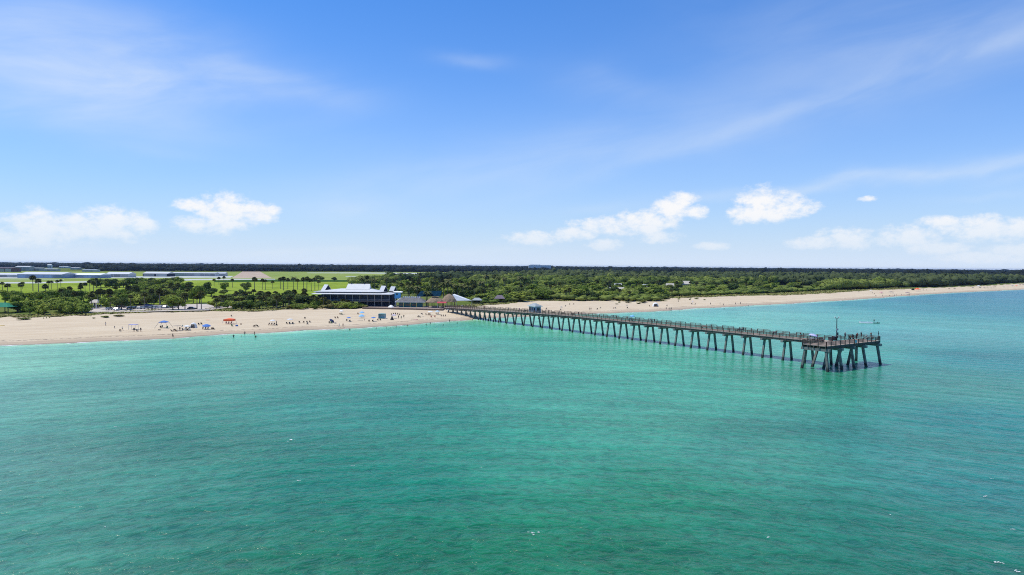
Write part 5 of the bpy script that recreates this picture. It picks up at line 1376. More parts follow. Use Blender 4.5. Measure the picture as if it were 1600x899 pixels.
def body(pose):
    """one skinned figure, facing -y, 1.72 m tall when standing"""
    J = {}; E = []
    def add(n, p, r, par=None):
        J[n] = (Vector(p), r)
        if par: E.append((par, n))
    sit = pose in ('sit',); lie = pose == 'lie'
    ph = .48 if sit else .93
    lean = .06 if pose != 'lean' else -.18
    add('pelvis', (0, 0, ph), .145); add('waist', (0, .01 + (.06 if sit else 0) + (lean * .3 if pose == 'lean' else 0), ph + .18), .125, 'pelvis')
    ty = (.12 if sit else 0) + (lean if pose == 'lean' else 0)
    add('chest', (0, ty, ph + .38), .15, 'waist'); add('neck', (0, ty + .01, ph + .54), .058, 'chest'); add('head', (0, ty - .015, ph + .65), .095, 'neck'); add('crown', (0, ty - .005, ph + .745), .075, 'head'); 
    add('nose', (0, ty - .115, ph + .655), .018, 'head')
    for s, sd in ((-1, 'l'), (1, 'r')):
        add(sd + 'sh', (s * .185, ty, ph + .46), .062, 'chest')
        if pose == 'walk': el, wr = (s * .23, .10 * s, ph + .21), (s * .22, .02 * s - .08, ph - .03)
        elif pose == 'lean': el, wr = (s * .24, ty - .14, ph + .25), (s * .20, ty - .38, ph + .20)
        elif sit: el, wr = (s * .26, ty - .02, ph + .22), (s * .20, ty - .26, ph + .14)
        elif pose == 'wade': el, wr = (s * .32, ty - .05, ph + .24), (s * .38, ty - .22, ph + .16)
        else: el, wr = (s * .235, ty + .02, ph + .21), (s * .225, ty - .06, ph - .02)
        add(sd + 'el', el, .045, sd + 'sh'); add(sd + 'wr', wr, .032, sd + 'el')
        d = (Vector(wr) - Vector(el)).normalized(); pm = Vector(wr) + d * .07; add(sd + 'palm', pm, .036, sd + 'wr')
        side = d.cross(Vector((s, .2, 0))).normalized()
        for k, (o, ln) in enumerate(((-.027, .075), (-.009, .088), (.009, .083), (.027, .066))):
            b = pm + side * o + d * .035; add(sd + 'f%d' % k, b, .0095, sd + 'palm'); add(sd + 'g%d' % k, b + d * ln * .55 + Vector((0, -.01, 0)), .009, sd + 'f%d' % k); add(sd + 'h%d' % k, b + d * ln - Vector((0, -.0, .012)), .008, sd + 'g%d' % k)
        tb = pm + side * .04 * 1.0 - d * .02; add(sd + 't0', tb, .011, sd + 'palm'); add(sd + 't1', tb + side * .03 + d * .03, .0095, sd + 't0')
        add(sd + 'hip', (s * .095, 0, ph - .06), .105, 'pelvis')
        if sit: kn, an, to = (s * .13, -.44, ph - .02), (s * .13, -.56, .09), (s * .14, -.72, .05)
        elif pose == 'walk': kn, an, to = (s * .10, -.13 * s - .06, .50), (s * .10, -.26 * s + .06, .09 + (.05 if s < 0 else 0)), (s * .11, -.26 * s - .10, .04)
        else: kn, an, to = (s * .105, -.02, .50), (s * .11, .02, .08), (s * .13, -.14, .035)
        add(sd + 'kn', kn, .062, sd + 'hip'); add(sd + 'an', an, .042, sd + 'kn'); add(sd + 'to', to, .034, sd + 'an')
    names = list(J); me = bpy.data.meshes.new('body'); me.from_pydata([tuple(J[n][0]) for n in names], [(names.index(a), names.index(b)) for a, b in E], [])
    tmp = bpy.data.objects.new('body', me); COL.objects.link(tmp); tmp.modifiers.new('skin', 'SKIN')
    for i, n in enumerate(names):
        sv = me.skin_vertices[0].data[i]; sv.radius = (J[n][1], J[n][1]); sv.use_root = (n == 'pelvis')
    ss = tmp.modifiers.new('sub', 'SUBSURF'); ss.levels = 1; ss.render_levels = 1
    dg = bpy.context.evaluated_depsgraph_get(); dg.update(); out = bpy.data.meshes.new_from_object(tmp.evaluated_get(dg))
    bpy.data.objects.remove(tmp); bpy.data.meshes.remove(me)
    out.name = 'body'; out.polygons.foreach_set('use_smooth', [True] * len(out.polygons)); return out, ph, ty

def shell(src, test, off, name):
    bm = bmesh.new(); bm.from_mesh(src); bm.normal_update()
    kill = [f for f in bm.faces if not test(f.calc_center_median())]; bmesh.ops.delete(bm, geom=kill, context='FACES')
    for v in bm.verts: v.co += v.normal * off
    me = bpy.data.meshes.new(name); bm.to_mesh(me); bm.free(); return me

BODY = {}
def figure(pose):
    if pose not in BODY:
        b, ph, ty = body(pose)
        shirt = shell(b, lambda c: ph + .08 < c.z < ph + .50 and abs(c.x) < .25 and (c.y > ty - .22), .014, 'shirt')
        trunks = shell(b, lambda c: ((c.z < ph + .12 and c.z > ph - .33) if pose != 'sit' else (c.z < ph + .12 and c.y > -.36 and c.z > .2)) and abs(c.x) < .22, .013, 'shorts')
        hair = shell(b, lambda c: c.z > ph + .60 and (c.y > ty - .02 or c.z > ph + .73), .018, 'hair')
        BODY[pose] = (b, shirt, trunks, hair)
    return BODY[pose]

def person(p, pose, label, shirt, shorts, rz=None, skin=None, hair=None, scale=1.0, sink=0.0, group=None):
    if rz is None: rz = random.uniform(0, 6.28)
    t = thing('person', label, 'person', (p.x, p.y, p.z - sink), rz, group); t.scale = (scale,) * 3
    b, sh, sho, ha = figure(pose)
    sk = SKIN[random.choice([0, 1, 1]) if skin is None else skin]; hr = HAIR[random.choice([0, 0, 1, 2])]
    for n, me, m in (('body', b, sk), ('shirt', sh, CL[shirt] if shirt else None), ('shorts', sho, CL[shorts]), ('hair', ha, hr)):
        if m is None: continue
        if not len(me.materials): me.materials.append(None)
        o = bpy.data.objects.new(n, me); COL.objects.link(o); o.parent = t; o.material_slots[0].link = 'OBJECT'; o.material_slots[0].material = m
    return t

# ------------------------------------------------------------------ beach furniture
def umbrella(p, r, h, cloth, label, tilt=0.0, taz=0.0, drop=None, group='beach umbrellas'):
    t = thing('beach_umbrella', label, 'umbrella', tuple(p), random.uniform(0, 6), group)
    o = obj('canopy', parasol_mesh(r, h, drop or r * .35), cloth if isinstance(cloth, (list, tuple)) else [cloth], t)
    mb = MB(); mb.cyl((0, 0, -.2), (0, 0, h + .08), .035, .03, 6); obj('pole', mb, MAT['white_paint'], t)
    if tilt: t.rotation_euler = (tilt * math.cos(taz), tilt * math.sin(taz), 0)
    return t

_chair = {}
def chair(p, cloth, label, rz=None, group='beach chairs'):
    t = thing('beach_chair', label, 'chair', tuple(p), random.uniform(2.6, 3.9) if rz is None else rz, group)
    if not _chair:
        mb = MB(); mb.bar((0, -.28, .30), (0, .25, .26), .55, .04); _chair['seat'] = mb.mesh('seat')
        mb = MB(); mb.bar((0, .25, .28), (0, .55, .92), .55, .04); _chair['backrest'] = mb.mesh('backrest')
        mb = MB()
        for s in (-.29, .29): mb.bar((s, -.3, .0), (s, .2, .5), .035, .035); mb.bar((s, .35, .0), (s, -.22, .52), .035, .035); mb.bar((s, -.25, .52), (s, .38, .52), .05, .03)
        _chair['frame'] = mb.mesh('frame')
        for k in _chair: _chair[k].materials.append(None)
    for k in _chair:
        o = bpy.data.objects.new(k, _chair[k]); COL.objects.link(o); o.parent = t; o.material_slots[0].link = 'OBJECT'; o.material_slots[0].material = MAT['dark_metal'] if k == 'frame' else cloth
    return t

def canopy_tent(p, w, d, h, cloth, label, splay=0.0, peak=.5, group='beach canopies', arch=False, legm=None, val=.22):
    t = thing('canopy_tent', label, 'canopy', tuple(p), 0, group); mb = MB(); x, y = w / 2, d / 2
    mb.frustum(-x, x, -y, y, h - val, -x, x, -y, y, h); mb.frustum(-x + .01, x - .01, -y + .01, y - .01, h + .002, -x * .15, x * .15, -y * .15, y * .15, h + peak); obj('canopy', mb, cloth, t)
    for sx in (-1, 1):
        for sy in (-1, 1):
            mb = MB(); mb.cyl((sx * (x + splay), sy * (y + splay * .6), -.1), (sx * (x - .05), sy * (y - .05), h - .1), .05, .05, 6); obj('leg', mb, legm or MAT['grey_metal'], t)
    return t

def dome_tent(p, r, h, cloth, label, inner):
    t = thing('dome_tent', label, 'tent', tuple(p), 0, 'pop up tents'); mb = MB(); n, mseg = 14, 6
    for i in range(n):
        for j in range(mseg):
            a0, a1 = math.pi * 2 * i / n, math.pi * 2 * (i + 1) / n; b0, b1 = math.pi / 2 * j / mseg, math.pi / 2 * (j + 1) / mseg
            mid = (a0 + a1) / 2
            if j < 3 and 4.2 < mid < 5.3: continue
            g = lambda a, b: (r * math.cos(b) * math.cos(a), r * .8 * math.cos(b) * math.sin(a), h * math.sin(b))
            mb.face([g(a0, b0), g(a1, b0), g(a1, b1), g(a0, b1)])
    obj('shell', mb, cloth, t); mb = MB(); mb.box((0, .1, .04), (r * 1.5, r * 1.2, .06)); obj('groundsheet', mb, inner, t); return t

# --- left beach, from left to right
def P_(px, py, pose, label, shirt, shorts, **k): return person(at(px, py), pose, label, shirt, shorts, **k)
def C_(px, py, c, label, **k): return chair(at(px, py), CL[c], label, **k)
def U_(px, py, rpx, c, label, h=2.1, **k):
    p = at(px, py); return umbrella(p, rpx * mpp(p), h, CL[c] if isinstance(c, str) else c, label, **k)
def B_(name, px, py, size, c, label, cat, rz=0.0, m=None):
    p = at(px, py); mb = MB(); x, y, z = size; mb.frustum(-x * .48, x * .48, -y * .48, y * .48, 0, -x / 2, x / 2, -y / 2, y / 2, z)
    o = obj(name, mb, m or CL[c]); o.location = p; o.rotation_euler = (0, 0, rz); return tag(o, label, cat)

def board(px, py, L_, W_, c, label, rz=0.0, z=0.08):
    p = at(px, py); mb = MB(); n = 14; top = []; bot = []
    for i in range(n):
        th = 2 * math.pi * i / n; x = L_ / 2 * math.cos(th); y = W_ / 2 * math.sin(th) * (1 - .18 * math.cos(th)); top.append((x, y, z + .06 * (math.cos(th)) ** 4)); bot.append((x * .94, y * .8, 0))
    mb.face(top); mb.face(bot[::-1])
    for i in range(n): j = (i + 1) % n; mb.face([bot[i], bot[j], top[j], top[i]])
    o = obj('paddleboard', mb, c if not isinstance(c, str) else CL[c]); o.location = p; o.rotation_euler = (0, 0, rz); return tag(o, label, 'board')

board(1.5, 509, 3.0, .8, 'yellow', 'yellow board lying on the sand at the left edge')
P_(165, 509.3, 'stand', 'person in pale clothes standing alone high on the left sand', 'tan', 'white')
P_(179, 513.6, 'stand', 'small child between the lone pale person and the seated pair', 'grey', 'grey', scale=.62)
P_(191, 517, 'walk', 'person in light clothes standing beside the pale low chair', 'white', 'tan')
C_(187.5, 518, 'tan', 'pale low chair beside the person in light clothes on the left sand')
P_(209.5, 518.8, 'stand', 'left one of two dark clothed people standing near the left water edge', 'black', 'black')
P_(220, 518.8, 'stand', 'right one of two dark clothed people standing near the left water edge', 'black', 'navy')
C_(215, 518.4, 'black', 'dark low chair between the two dark clothed people on the left')
p = at(208.5, 515); t = canopy_tent(p, 2.6, 2.2, 2.0, CL['lilac'], 'thin pale lilac shade stretched behind the two dark clothed people', 0, .05)
board(204.5, 518.6, 1.9, .5, 'tan', 'tan mat on the sand left of the two dark clothed people', z=.03)
p = at(256, 512.5); canopy_tent(p, 11 * mpp(p), 2.6, 2.35, CL['blue'], 'blue topped canopy with wide splayed legs on the left beach', 5.2 * mpp(p), .55, legm=CL['navy'])
C_(251.5, 513, 'black', 'dark chair under the left side of the splayed blue canopy'); C_(261, 513, 'green', 'green chair under the right side of the splayed blue canopy')
P_(253.5, 512.6, 'sit', 'person sitting under the splayed blue canopy', 'grey', 'black', rz=.4)
B_('beach_bag', 249, 516.3, (.8, .5, .3), 'black', 'dark bag on the sand before the splayed blue canopy', 'bag')
C_(269, 518.6, 'black', 'left dark chair right of the splayed blue canopy'); C_(275.5, 518.4, 'brown', 'right dark chair right of the splayed blue canopy'); P_(272, 518.6, 'sit', 'person sitting between two dark chairs right of the splayed blue canopy', 'black', 'black', rz=.3)
P_(281, 517.6, 'stand', 'dark figure standing under the flat tan umbrella', 'black', 'black', rz=.2)
U_(277, 517, 5.8, 'tan', 'flat tan umbrella over the dark standing figure', h=2.15, drop=.16)
U_(292, 516, 4.8, 'white', 'white umbrella over the crowded chairs left of the white pop up tent', h=1.9, drop=.4)
for px, py, c, l in ((286, 516.5, 'grey', 'grey chair first in the crowd under the white umbrella'), (289.5, 517, 'white', 'white chair second in the crowd under the white umbrella'), (293, 517.2, 'black', 'black chair third in the crowd under the white umbrella'), (296.5, 516.6, 'white', 'white chair last in the crowd under the white umbrella')): C_(px, py, c, l)
P_(290.5, 515.5, 'sit', 'person sitting on the left in the crowd under the white umbrella', 'black', 'navy', rz=0.1); P_(295.5, 515.5, 'sit', 'person sitting on the right in the crowd under the white umbrella', 'black', 'black', rz=-.2)
P_(285, 511.5, 'sit', 'small figure sitting behind the crowd under the white umbrella', 'teal', 'navy', scale=.8)
p = at(302.5, 512.4); dome_tent(p, 5.6 * mpp(p), 2.1, CL['white'], 'white pop up dome tent with dark opening on the left beach', CL['black'])
P_(301.5, 513.2, 'sit', 'dark clothed person sitting in the mouth of the white pop up tent', 'black', 'black', rz=.2)
C_(311, 508, 'black', 'left dark chair behind the wide blue umbrella'); C_(315, 507.5, 'black', 'right dark chair behind the wide blue umbrella')
U_(322.5, 514.5, 6.4, 'blue', 'wide blue umbrella over a row of seated people', h=2.0, tilt=.22, taz=0.5)
for px, l, s in ((317, 'first from the left', 'black'), (321, 'second from the left', 'navy'), (325, 'third from the left', 'black')): P_(px, 515.6, 'sit', l + ' of the people seated in a row by the wide blue umbrella', s, 'black', rz=.1)
for px, l, c in ((331.5, 'left chair right of the row of people by the wide blue umbrella', 'brown'), (334.5, 'right chair right of the row of people by the wide blue umbrella', 'black')): C_(px, 515.4, c, l)
B_('beach_towel', 324.5, 500.4, (1.6, .7, .08), 'orange', 'small orange towel lying on the open sand above the wide blue umbrella', 'towel')
p = at(358.5, 506.2); canopy_tent(p, 14.5 * mpp(p), 3.0, 2.0, CL['orange'], 'bright orange canopy with low roof on the left beach', .5, .35, val=.75)
for px, l in ((353.5, 'left'), (357.5, 'middle'), (361.5, 'right')): P_(px, 506.6, 'sit', l + ' person in purple sitting under the bright orange canopy', 'purple', 'purple', rz=random.uniform(-.4, .4))
P_(361.5, 495.8, 'sit', 'dark figure sitting alone on the sand behind the bright orange canopy', 'black', 'brown')
C_(363, 510.4, 'green', 'dark chair in front of the bright orange canopy'); B_('cool_box', 370, 510, (.9, .6, .6), 'blue', 'blue cool box right of the bright orange canopy', 'cool box'); B_('beach_bag', 376.5, 507.3, (.6, .4, .4), 'brown', 'small brown bag on the sand right of the cool box', 'bag')
P_(270, 528.2, 'walk', 'person walking at the waterline below the splayed blue canopy', 'black', 'black', skin=1)
W_ = [(365, 527.6, .55, 'person wading below the bright orange canopy'), (382.5, 522.6, .2, 'dark person at the waterline right of the bright orange canopy'), (398, 523.6, .3, 'left wader of the pair below the seated group'), (399.6, 527.6, .85, 'swimmer just behind the left wader pair'), (377, 526, 1.25, 'head of a swimmer right of the wader below the orange canopy'), (347, 527.6, 1.3, 'head of a swimmer left of the wader below the orange canopy'),
      (546.5, 516.2, .95, 'swimmer below the people on the wet sand'), (588, 513.5, 1.1, 'swimmer left of the group in the water below the bar'), (604, 513, 1.3, 'first head of the swimmers left of the bar wader'), (610.5, 513, 1.3, 'second head of the swimmers left of the bar wader'), (615.5, 513.2, 1.2, 'third head of the swimmers left of the bar wader'), (619, 511.6, .75, 'dark wader below the beach bar'), (623.5, 511.8, 1.25, 'swimmer right behind the dark wader below the bar'), (637, 510, .8, 'wader alone right of the dark wader below the bar'),
      (666, 508.2, .8, 'left wader of the pair below the thatched huts'), (672.3, 506.6, .7, 'right wader of the pair below the thatched huts'), (692.5, 508.4, 1.1, 'swimmer near the water edge below the sail tent'), (714.5, 505.6, 1.15, 'swimmer near the pier foot'), (738, 501.5, .3, 'dark person standing at the sand tip beside the pier'),
      (841, 498.6, 1.2, 'swimmer seen between the piles near the hut'), (855, 498, 1.25, 'swimmer seen between the piles right of the hut'), (997, 489.8, 1.3, 'left head of two swimmers behind the pale blue umbrella'), (975, 491, 1.3, 'swimmer left of the pale blue umbrella on the pier'), (1062, 486.6, 1.2, 'swimmer off the right beach'), (1099.5, 487.2, 1.25, 'swimmer far out off the right beach'), (1132, 483, 1.2, 'swimmer off the striped dune'), (1169, 478.6, .8, 'wader off the right beach near the far bend')]
for px, py, sk, lb in W_: person(Vector((*flat(px, py, 0), 0.0)) if sk > .25 else at(px, py), 'wade', lb, None, random.choice(['black', 'navy', 'red']), sink=sk, skin=random.choice([1, 2]))
C_(396.5, 511.3, 'brown', 'left chair of the close group below the white umbrella'); C_(403.5, 511.3, 'black', 'right chair of the close group below the white umbrella'); P_(400, 511.4, 'sit', 'person in the middle of the close group of chairs left of the white umbrella', 'black', 'green', rz=0.1)
U_(426, 508, 4.2, 'white', 'white umbrella over a group on the middle of the left beach', h=2.25, drop=.35)
for px, l, s in ((420.5, 'first', 'brown'), (424.5, 'second', 'black'), (428.5, 'third', 'black')): P_(px, 508.6, 'sit', l + ' of three people seated below the white umbrella on the middle beach', s, 'black', rz=random.uniform(-.3, .3))
P_(432, 507.4, 'stand', 'person standing right of the white umbrella on the middle beach', 'grey', 'black'); C_(432.5, 509, 'black', 'chair by the standing person right of the white umbrella')
U_(453, 506, 5.0, 'white', 'cream white umbrella over three dark chairs on the middle beach', h=2.2, drop=.3)
for px, l in ((448.6, 'left'), (452.6, 'middle'), (457.5, 'right')): C_(px, 506.6, 'black', l + ' one of three dark chairs below the cream umbrella')
for px, py, c, l in ((468, 505, 'black', 'dark chair first right of the cream umbrella'), (474.3, 505, 'brown', 'brown chair second right of the cream umbrella'), (476.3, 498.4, 'black', 'single dark chair up the sand right of the cream umbrella'), (480.3, 504.8, 'black', 'dark chair left of the leaning pair'), (484.7, 504.4, 'brown', 'brown lounge chair at the right of the leaning pair'), (480.2, 507.4, 'grey', 'grey chair nearest the water left of the tilted umbrella')): C_(px, py, c, l)
U_(516, 504.5, 4.2, 'navy', 'dark tilted umbrella leaning to the left on the middle beach', h=1.7, tilt=.75, taz=1.2)
C_(514.6, 505.4, 'black', 'left dark chair under the dark tilted umbrella'); C_(517.5, 505.6, 'green', 'right dark chair under the dark tilted umbrella'); P_(520.6, 504.4, 'sit', 'dark round figure sitting right of the dark tilted umbrella', 'black', 'black', rz=.4); B_('beach_bag', 524, 505.6, (.8, .5, .4), 'grey', 'grey bag right of the dark tilted umbrella', 'bag')
C_(524, 497.8, 'brown', 'left brown chair of the pair above the dark tilted umbrella'); C_(528, 497.6, 'brown', 'right brown chair of the pair above the dark tilted umbrella')
U_(533.5, 492, 3.6, 'white', 'white umbrella high on the sand below the restaurant', h=2.3, drop=.5); C_(531.6, 492, 'brown', 'left chair below the white umbrella near the restaurant dune'); C_(534.6, 492.2, 'green', 'right chair below the white umbrella near the restaurant dune')
P_(530, 511.2, 'walk', 'person in pale clothes walking on the wet sand', 'white', 'paleblue'); P_(536, 511.4, 'stand', 'person in reddish brown standing on the wet sand', 'red', 'brown', skin=1)
U_(545, 502.4, 3.4, 'blue', 'blue umbrella with two dark chairs right of the tilted one', h=2.0); C_(541.6, 502, 'black', 'left chair under the left small blue umbrella'); C_(546.6, 503, 'black', 'right chair under the left small blue umbrella')
U_(565.5, 493.6, 4.0, 'skyblue', 'sky blue umbrella behind the large blue one', h=2.2, drop=.6); U_(565, 497, 5.0, 'skyblue', 'large bright blue umbrella in front of the sky blue one', h=1.7, drop=.85)
C_(559.5, 491.4, 'brown', 'brown chair left of the two large blue umbrellas'); board(563, 500.7, 2.6, .7, 'grey', 'grey board lying on the sand below the two blue umbrellas'); P_(569.4, 501.5, 'stand', 'small child right of the grey board', 'navy', 'black', scale=.6)
U_(583.5, 502.4, 3.8, 'blue', 'right small blue umbrella near the turquoise cabana', h=2.05); C_(576.5, 502.8, 'brown', 'chair left of the right small blue umbrella'); C_(582.6, 503, 'black', 'chair under the right small blue umbrella'); C_(590, 501, 'brown', 'left chair in front of the turquoise cabana'); C_(594.4, 501.2, 'black', 'right chair in front of the turquoise cabana')
p = at(597, 497.8); cb = canopy_tent(p, 10.5 * mpp(p), 2.6, 2.25, CL['teal'], 'turquoise framed cabana with pale sides on the sand below the beach bar', 0, .15)
mb = MB(); k = mpp(p); mb.box((-4.9 * k, 0, 1.1), (.06, 2.4, 1.8)); mb.box((0, 1.28, 1.1), (10 * k, .06, 1.8)); obj('side_cloth', mb, CL['paleblue'], cb)
mb = MB(); mb.box((0, -1.1, .3), (9 * k, .5, .5)); obj('front_panel', mb, CL['teal'], cb)
U_(615.5, 498, 3.6, 'lilac', 'pale lilac umbrella beside the dark cone tent', h=2.0)
p = at(612.5, 500.2); t = thing('cone_tent', 'dark pointed cone tent below the beach bar', 'tent', tuple(p)); mb = MB(); mb.lathe([(.95, 0), (.45, 1.1), (.03, 2.2)], 9); obj('cloth', mb, CL['black'], t); mb = MB(); mb.cyl((0, 0, 2.1), (0, 0, 2.5), .03, .03, 6); obj('pole_tip', mb, MAT['dark_metal'], t)
for px, py, l in ((611.6, 493.2, 'first'), (614.8, 492.4, 'second'), (618, 492.2, 'third'), (621.4, 492.6, 'fourth'), (624.2, 493.6, 'fifth')): P_(px, py, 'sit', l + ' from the left of five dark figures sitting in a row below the beach bar', 'black', random.choice(['black', 'navy']), rz=random.uniform(-.5, .5))
P_(622.6, 498.4, 'stand', 'tall dark figure standing right of the dark cone tent', 'black', 'black'); P_(627, 499, 'walk', 'person in tan walking right of the dark cone tent', 'tan', 'green'); P_(631, 497.4, 'walk', 'dark person leaning as they walk below the beach bar', 'black', 'black')
B_('beach_towel', 645, 499, (1.7, .8, .1), 'brown', 'brown towel on the sand below the bar', 'towel'); B_('beach_towel', 650, 499.4, (1.7, .8, .08), 'pink', 'pale pink towel right of the brown one below the bar', 'towel')
U_(656.4, 495, 2.4, 'black', 'dark closed looking umbrella tilted over the chairs below the huts', h=2.0, tilt=.6, taz=2.0); C_(653, 496, 'black', 'left chair under the dark umbrella below the huts'); C_(656.4, 496.4, 'grey', 'right chair under the dark umbrella below the huts')
U_(672.5, 492.4, 4.4, 'white', 'wide white umbrella below the thatched huts', h=2.1, drop=.4)
for px, l in ((666, 'left'), (669, 'middle'), (671.8, 'right')): C_(px, 492.6, 'brown', l + ' chair under the wide white umbrella below the huts')
U_(683.5, 491.6, 3.8, 'paleblue', 'pale blue umbrella at the foot of the pier', h=2.1, drop=.5); P_(681.5, 492, 'sit', 'left dark figure under the pale blue umbrella by the pier', 'black', 'black', rz=.2); P_(684.6, 491.8, 'sit', 'right dark figure under the pale blue umbrella by the pier', 'black', 'navy', rz=-.2)
C_(673.8, 496.2, 'red', 'left reddish chair below the pale blue umbrella'); C_(679.4, 495.8, 'red', 'right reddish chair below the pale blue umbrella')
for px, l in ((689.4, 'left'), (692.6, 'middle'), (696, 'right')): P_(px, 495.2, 'sit', l + ' of three dark figures sitting in a row near the pier', 'black', random.choice(['black', 'navy']), rz=random.uniform(-.3, .3))
P_(702.6, 503.6, 'walk', 'dark tall person walking at the waterline near the pier', 'black', 'navy', skin=1)
p = at(611, 481.6); t = umbrella(p, 5.2 * mpp(p), 1.8, MAT['white_paint'], 'round white parasol at the foot of the sea wall', drop=1.3)
U_(702, 488.5, 3.4, 'white', 'left white umbrella in the shade behind the pier foot', h=1.9); U_(712, 489.5, 3.4, 'white', 'right white umbrella in the shade behind the pier foot', h=1.9)
P_(731, 492.5, 'walk', 'dark person walking in the shade under the pier near its foot', 'black', 'black'); C_(743, 493, 'grey', 'grey chair on the sand seen between the pier piles'); P_(764, 491, 'stand', 'person standing on the sand seen between the pier piles', 'navy', 'black'); P_(799.5, 493.5, 'stand', 'person in red shorts on the wet sand seen between the piles', 'red', 'red')

# --- right beach
for px, py, c, l in ((853.5, 483.4, 'black', 'dark lounge chair just right of the pier hut'), (876, 485, 'black', 'dark chair second right of the pier hut'), (883.5, 479.4, 'grey', 'grey chair up the sand behind the pier'), (890, 476.6, 'brown', 'left brown chair of the pair high on the sand behind the pier'), (896, 476.2, 'brown', 'right brown chair of the pair high on the sand behind the pier'), (933, 484, 'black', 'dark chair right of the two standing figures behind the pier'), (938, 482, 'grey', 'small grey chair right of the dark one behind the pier'), (958.5, 482.6, 'brown', 'brown chair behind the middle of the pier'), (962, 482.6, 'grey', 'grey chair beside the brown one behind the middle of the pier'),
                    (980, 482, 'black', 'dark chair below the small grey umbrella'), (1015, 479.4, 'brown', 'brown chair left of the white dome tent'), (1042, 478.6, 'black', 'dark chair right of the white dome tent'), (1060, 471.8, 'black', 'small dark chair by the shrub on the open sand'), (1081, 476, 'black', 'dark chair left below the pale umbrella of the right beach'), (1086, 476.2, 'brown', 'brown chair right below the pale umbrella of the right beach')): C_(px, py, c, l)
U_(877, 484.6, 2.2, 'grey', 'small grey umbrella behind the pier right of the hut', h=2.0); U_(979.6, 482, 1.9, 'grey', 'small grey umbrella behind the middle of the pier', h=2.2); U_(1082, 475.6, 1.5, 'lilac', 'small pale umbrella on the right beach', h=2.3)
P_(920.8, 485, 'stand', 'left one of two figures standing on the sand behind the pier', 'grey', 'black'); P_(923.4, 485.2, 'stand', 'right one of two figures standing on the sand behind the pier', 'brown', 'black')
p = at(1024, 479.2); dome_tent(p, 5.0 * mpp(p), 2.6, CL['white'], 'white dome tent with dark opening on the right beach', CL['black']); P_(1023.4, 479.6, 'sit', 'left dark figure in the mouth of the right white dome tent', 'black', 'navy', rz=.1); P_(1026.4, 479.6, 'sit', 'right dark figure in the mouth of the right white dome tent', 'black', 'black', rz=-.1)
for px, py, l, s in ((1041, 484.4, 'person standing alone left of the three walkers on the right waterline', 'brown'), (1045.4, 484.6, 'first of three people walking together on the right waterline', 'grey'), (1047, 484.8, 'second of three people walking together on the right waterline', 'tan'), (1048.8, 484.4, 'third of three people walking together on the right waterline', 'brown'), (1110, 476.6, 'stocky figure alone on the right beach', 'brown'), (1125, 476.4, 'upper one of two figures past the stocky one on the right beach', 'navy'), (1130, 478, 'lower one of two figures past the stocky one on the right beach', 'black'), (1149, 476.4, 'left one of the next two figures along the right beach', 'black'), (1157, 476, 'right one of the next two figures along the right beach', 'navy'),
                       (1342, 457.6, 'person at the start of the busy far beach', 'grey'), (1363, 459, 'dark person below the white umbrella of the far beach', 'black'), (1379, 463.4, 'person at the water edge below the pink umbrella', 'brown'), (1400.5, 462.2, 'person standing right of the far beach chairs', 'tan'), (1408.5, 462, 'person walking on the far beach waterline', 'grey'), (1421.5, 461.2, 'dark person standing near the purple group of the far beach', 'black'), (1442.5, 454.4, 'person just right of the red tent', 'green'), (1447.5, 454.2, 'second person right of the red tent', 'tan'), (1460.5, 454.6, 'third person right of the red tent', 'black'), (1504.5, 453, 'dark person on the far right sand', 'black')):
    P_(px, py, random.choice(['stand', 'walk']), l, s, random.choice(['black', 'navy', 'brown']))
U_(1360.5, 456.4, 2.2, 'white', 'white umbrella at the left of the far beach', h=2.3); C_(1366, 459.6, 'brown', 'chair below the white umbrella of the far beach'); U_(1377, 459.4, 2.8, 'pink', 'pink umbrella on the far beach', h=2.2); P_(1377.6, 459, 'sit', 'person sitting under the pink umbrella', 'purple', 'purple'); C_(1368.5, 463, 'black', 'dark chair near the water on the far beach')
p = at(1392.5, 459.4); canopy_tent(p, 5.4 * mpp(p), 2.6, 2.0, CL['navy'], 'flat navy canopy on the far beach', 0, .25); C_(1390, 462.6, 'brown', 'left chair below the navy canopy of the far beach'); C_(1397.4, 462.2, 'black', 'right chair below the navy canopy of the far beach')
p = at(1418, 460.6); canopy_tent(p, 5.0 * mpp(p), 2.6, 2.0, CL['purple'], 'small dark purple canopy on the far beach', 0, .2)
p = at(1433.5, 455.4); canopy_tent(p, 7.0 * mpp(p), 4.0, 2.3, CL['orange'], 'red orange tent with peaked roof on the far beach', .3, 1.5); B_('beach_box', 1426.5, 453.6, (2.8, 1.6, 1.6), 'black', 'dark box left of the red orange tent', 'box')
far_u = [(1483, 453.4, 'brown', 'brown'), (1491.5, 453.2, 'black', 'dark'), (1520, 451.8, 'navy', 'navy'), (1531.5, 451.8, 'black', 'black'), (1538, 451.2, 'navy', 'dark blue'), (1542.8, 451, 'black', 'dark'), (1548, 451, 'grey', 'grey'), (1552.4, 450.8, 'black', 'black'), (1555, 450.4, 'brown', 'brown'), (1568, 449.4, 'grey', 'grey'), (1574, 449, 'pink', 'pink'), (1582, 448.4, 'grey', 'grey'), (1588, 448.2, 'orange', 'orange'), (1594, 446.8, 'brown', 'brown'), (1599, 446.4, 'black', 'dark')]
ordn = ['first', 'second', 'third', 'fourth', 'fifth', 'sixth', 'seventh', 'eighth', 'ninth', 'tenth', 'eleventh', 'twelfth', 'thirteenth', 'fourteenth', 'last']
for (px, py, c, w), o in zip(far_u, ordn): U_(px, py, 1.7, c, '%s umbrella, %s of the tiny row at the far right beach' % (w, o), h=2.2, group='umbrellas at the far right beach')
p = at(1529, 450.2); canopy_tent(p, 5 * mpp(p), 3, 2.6, CL['white'], 'white canopy among the tiny umbrellas at the far right', 0, .8)

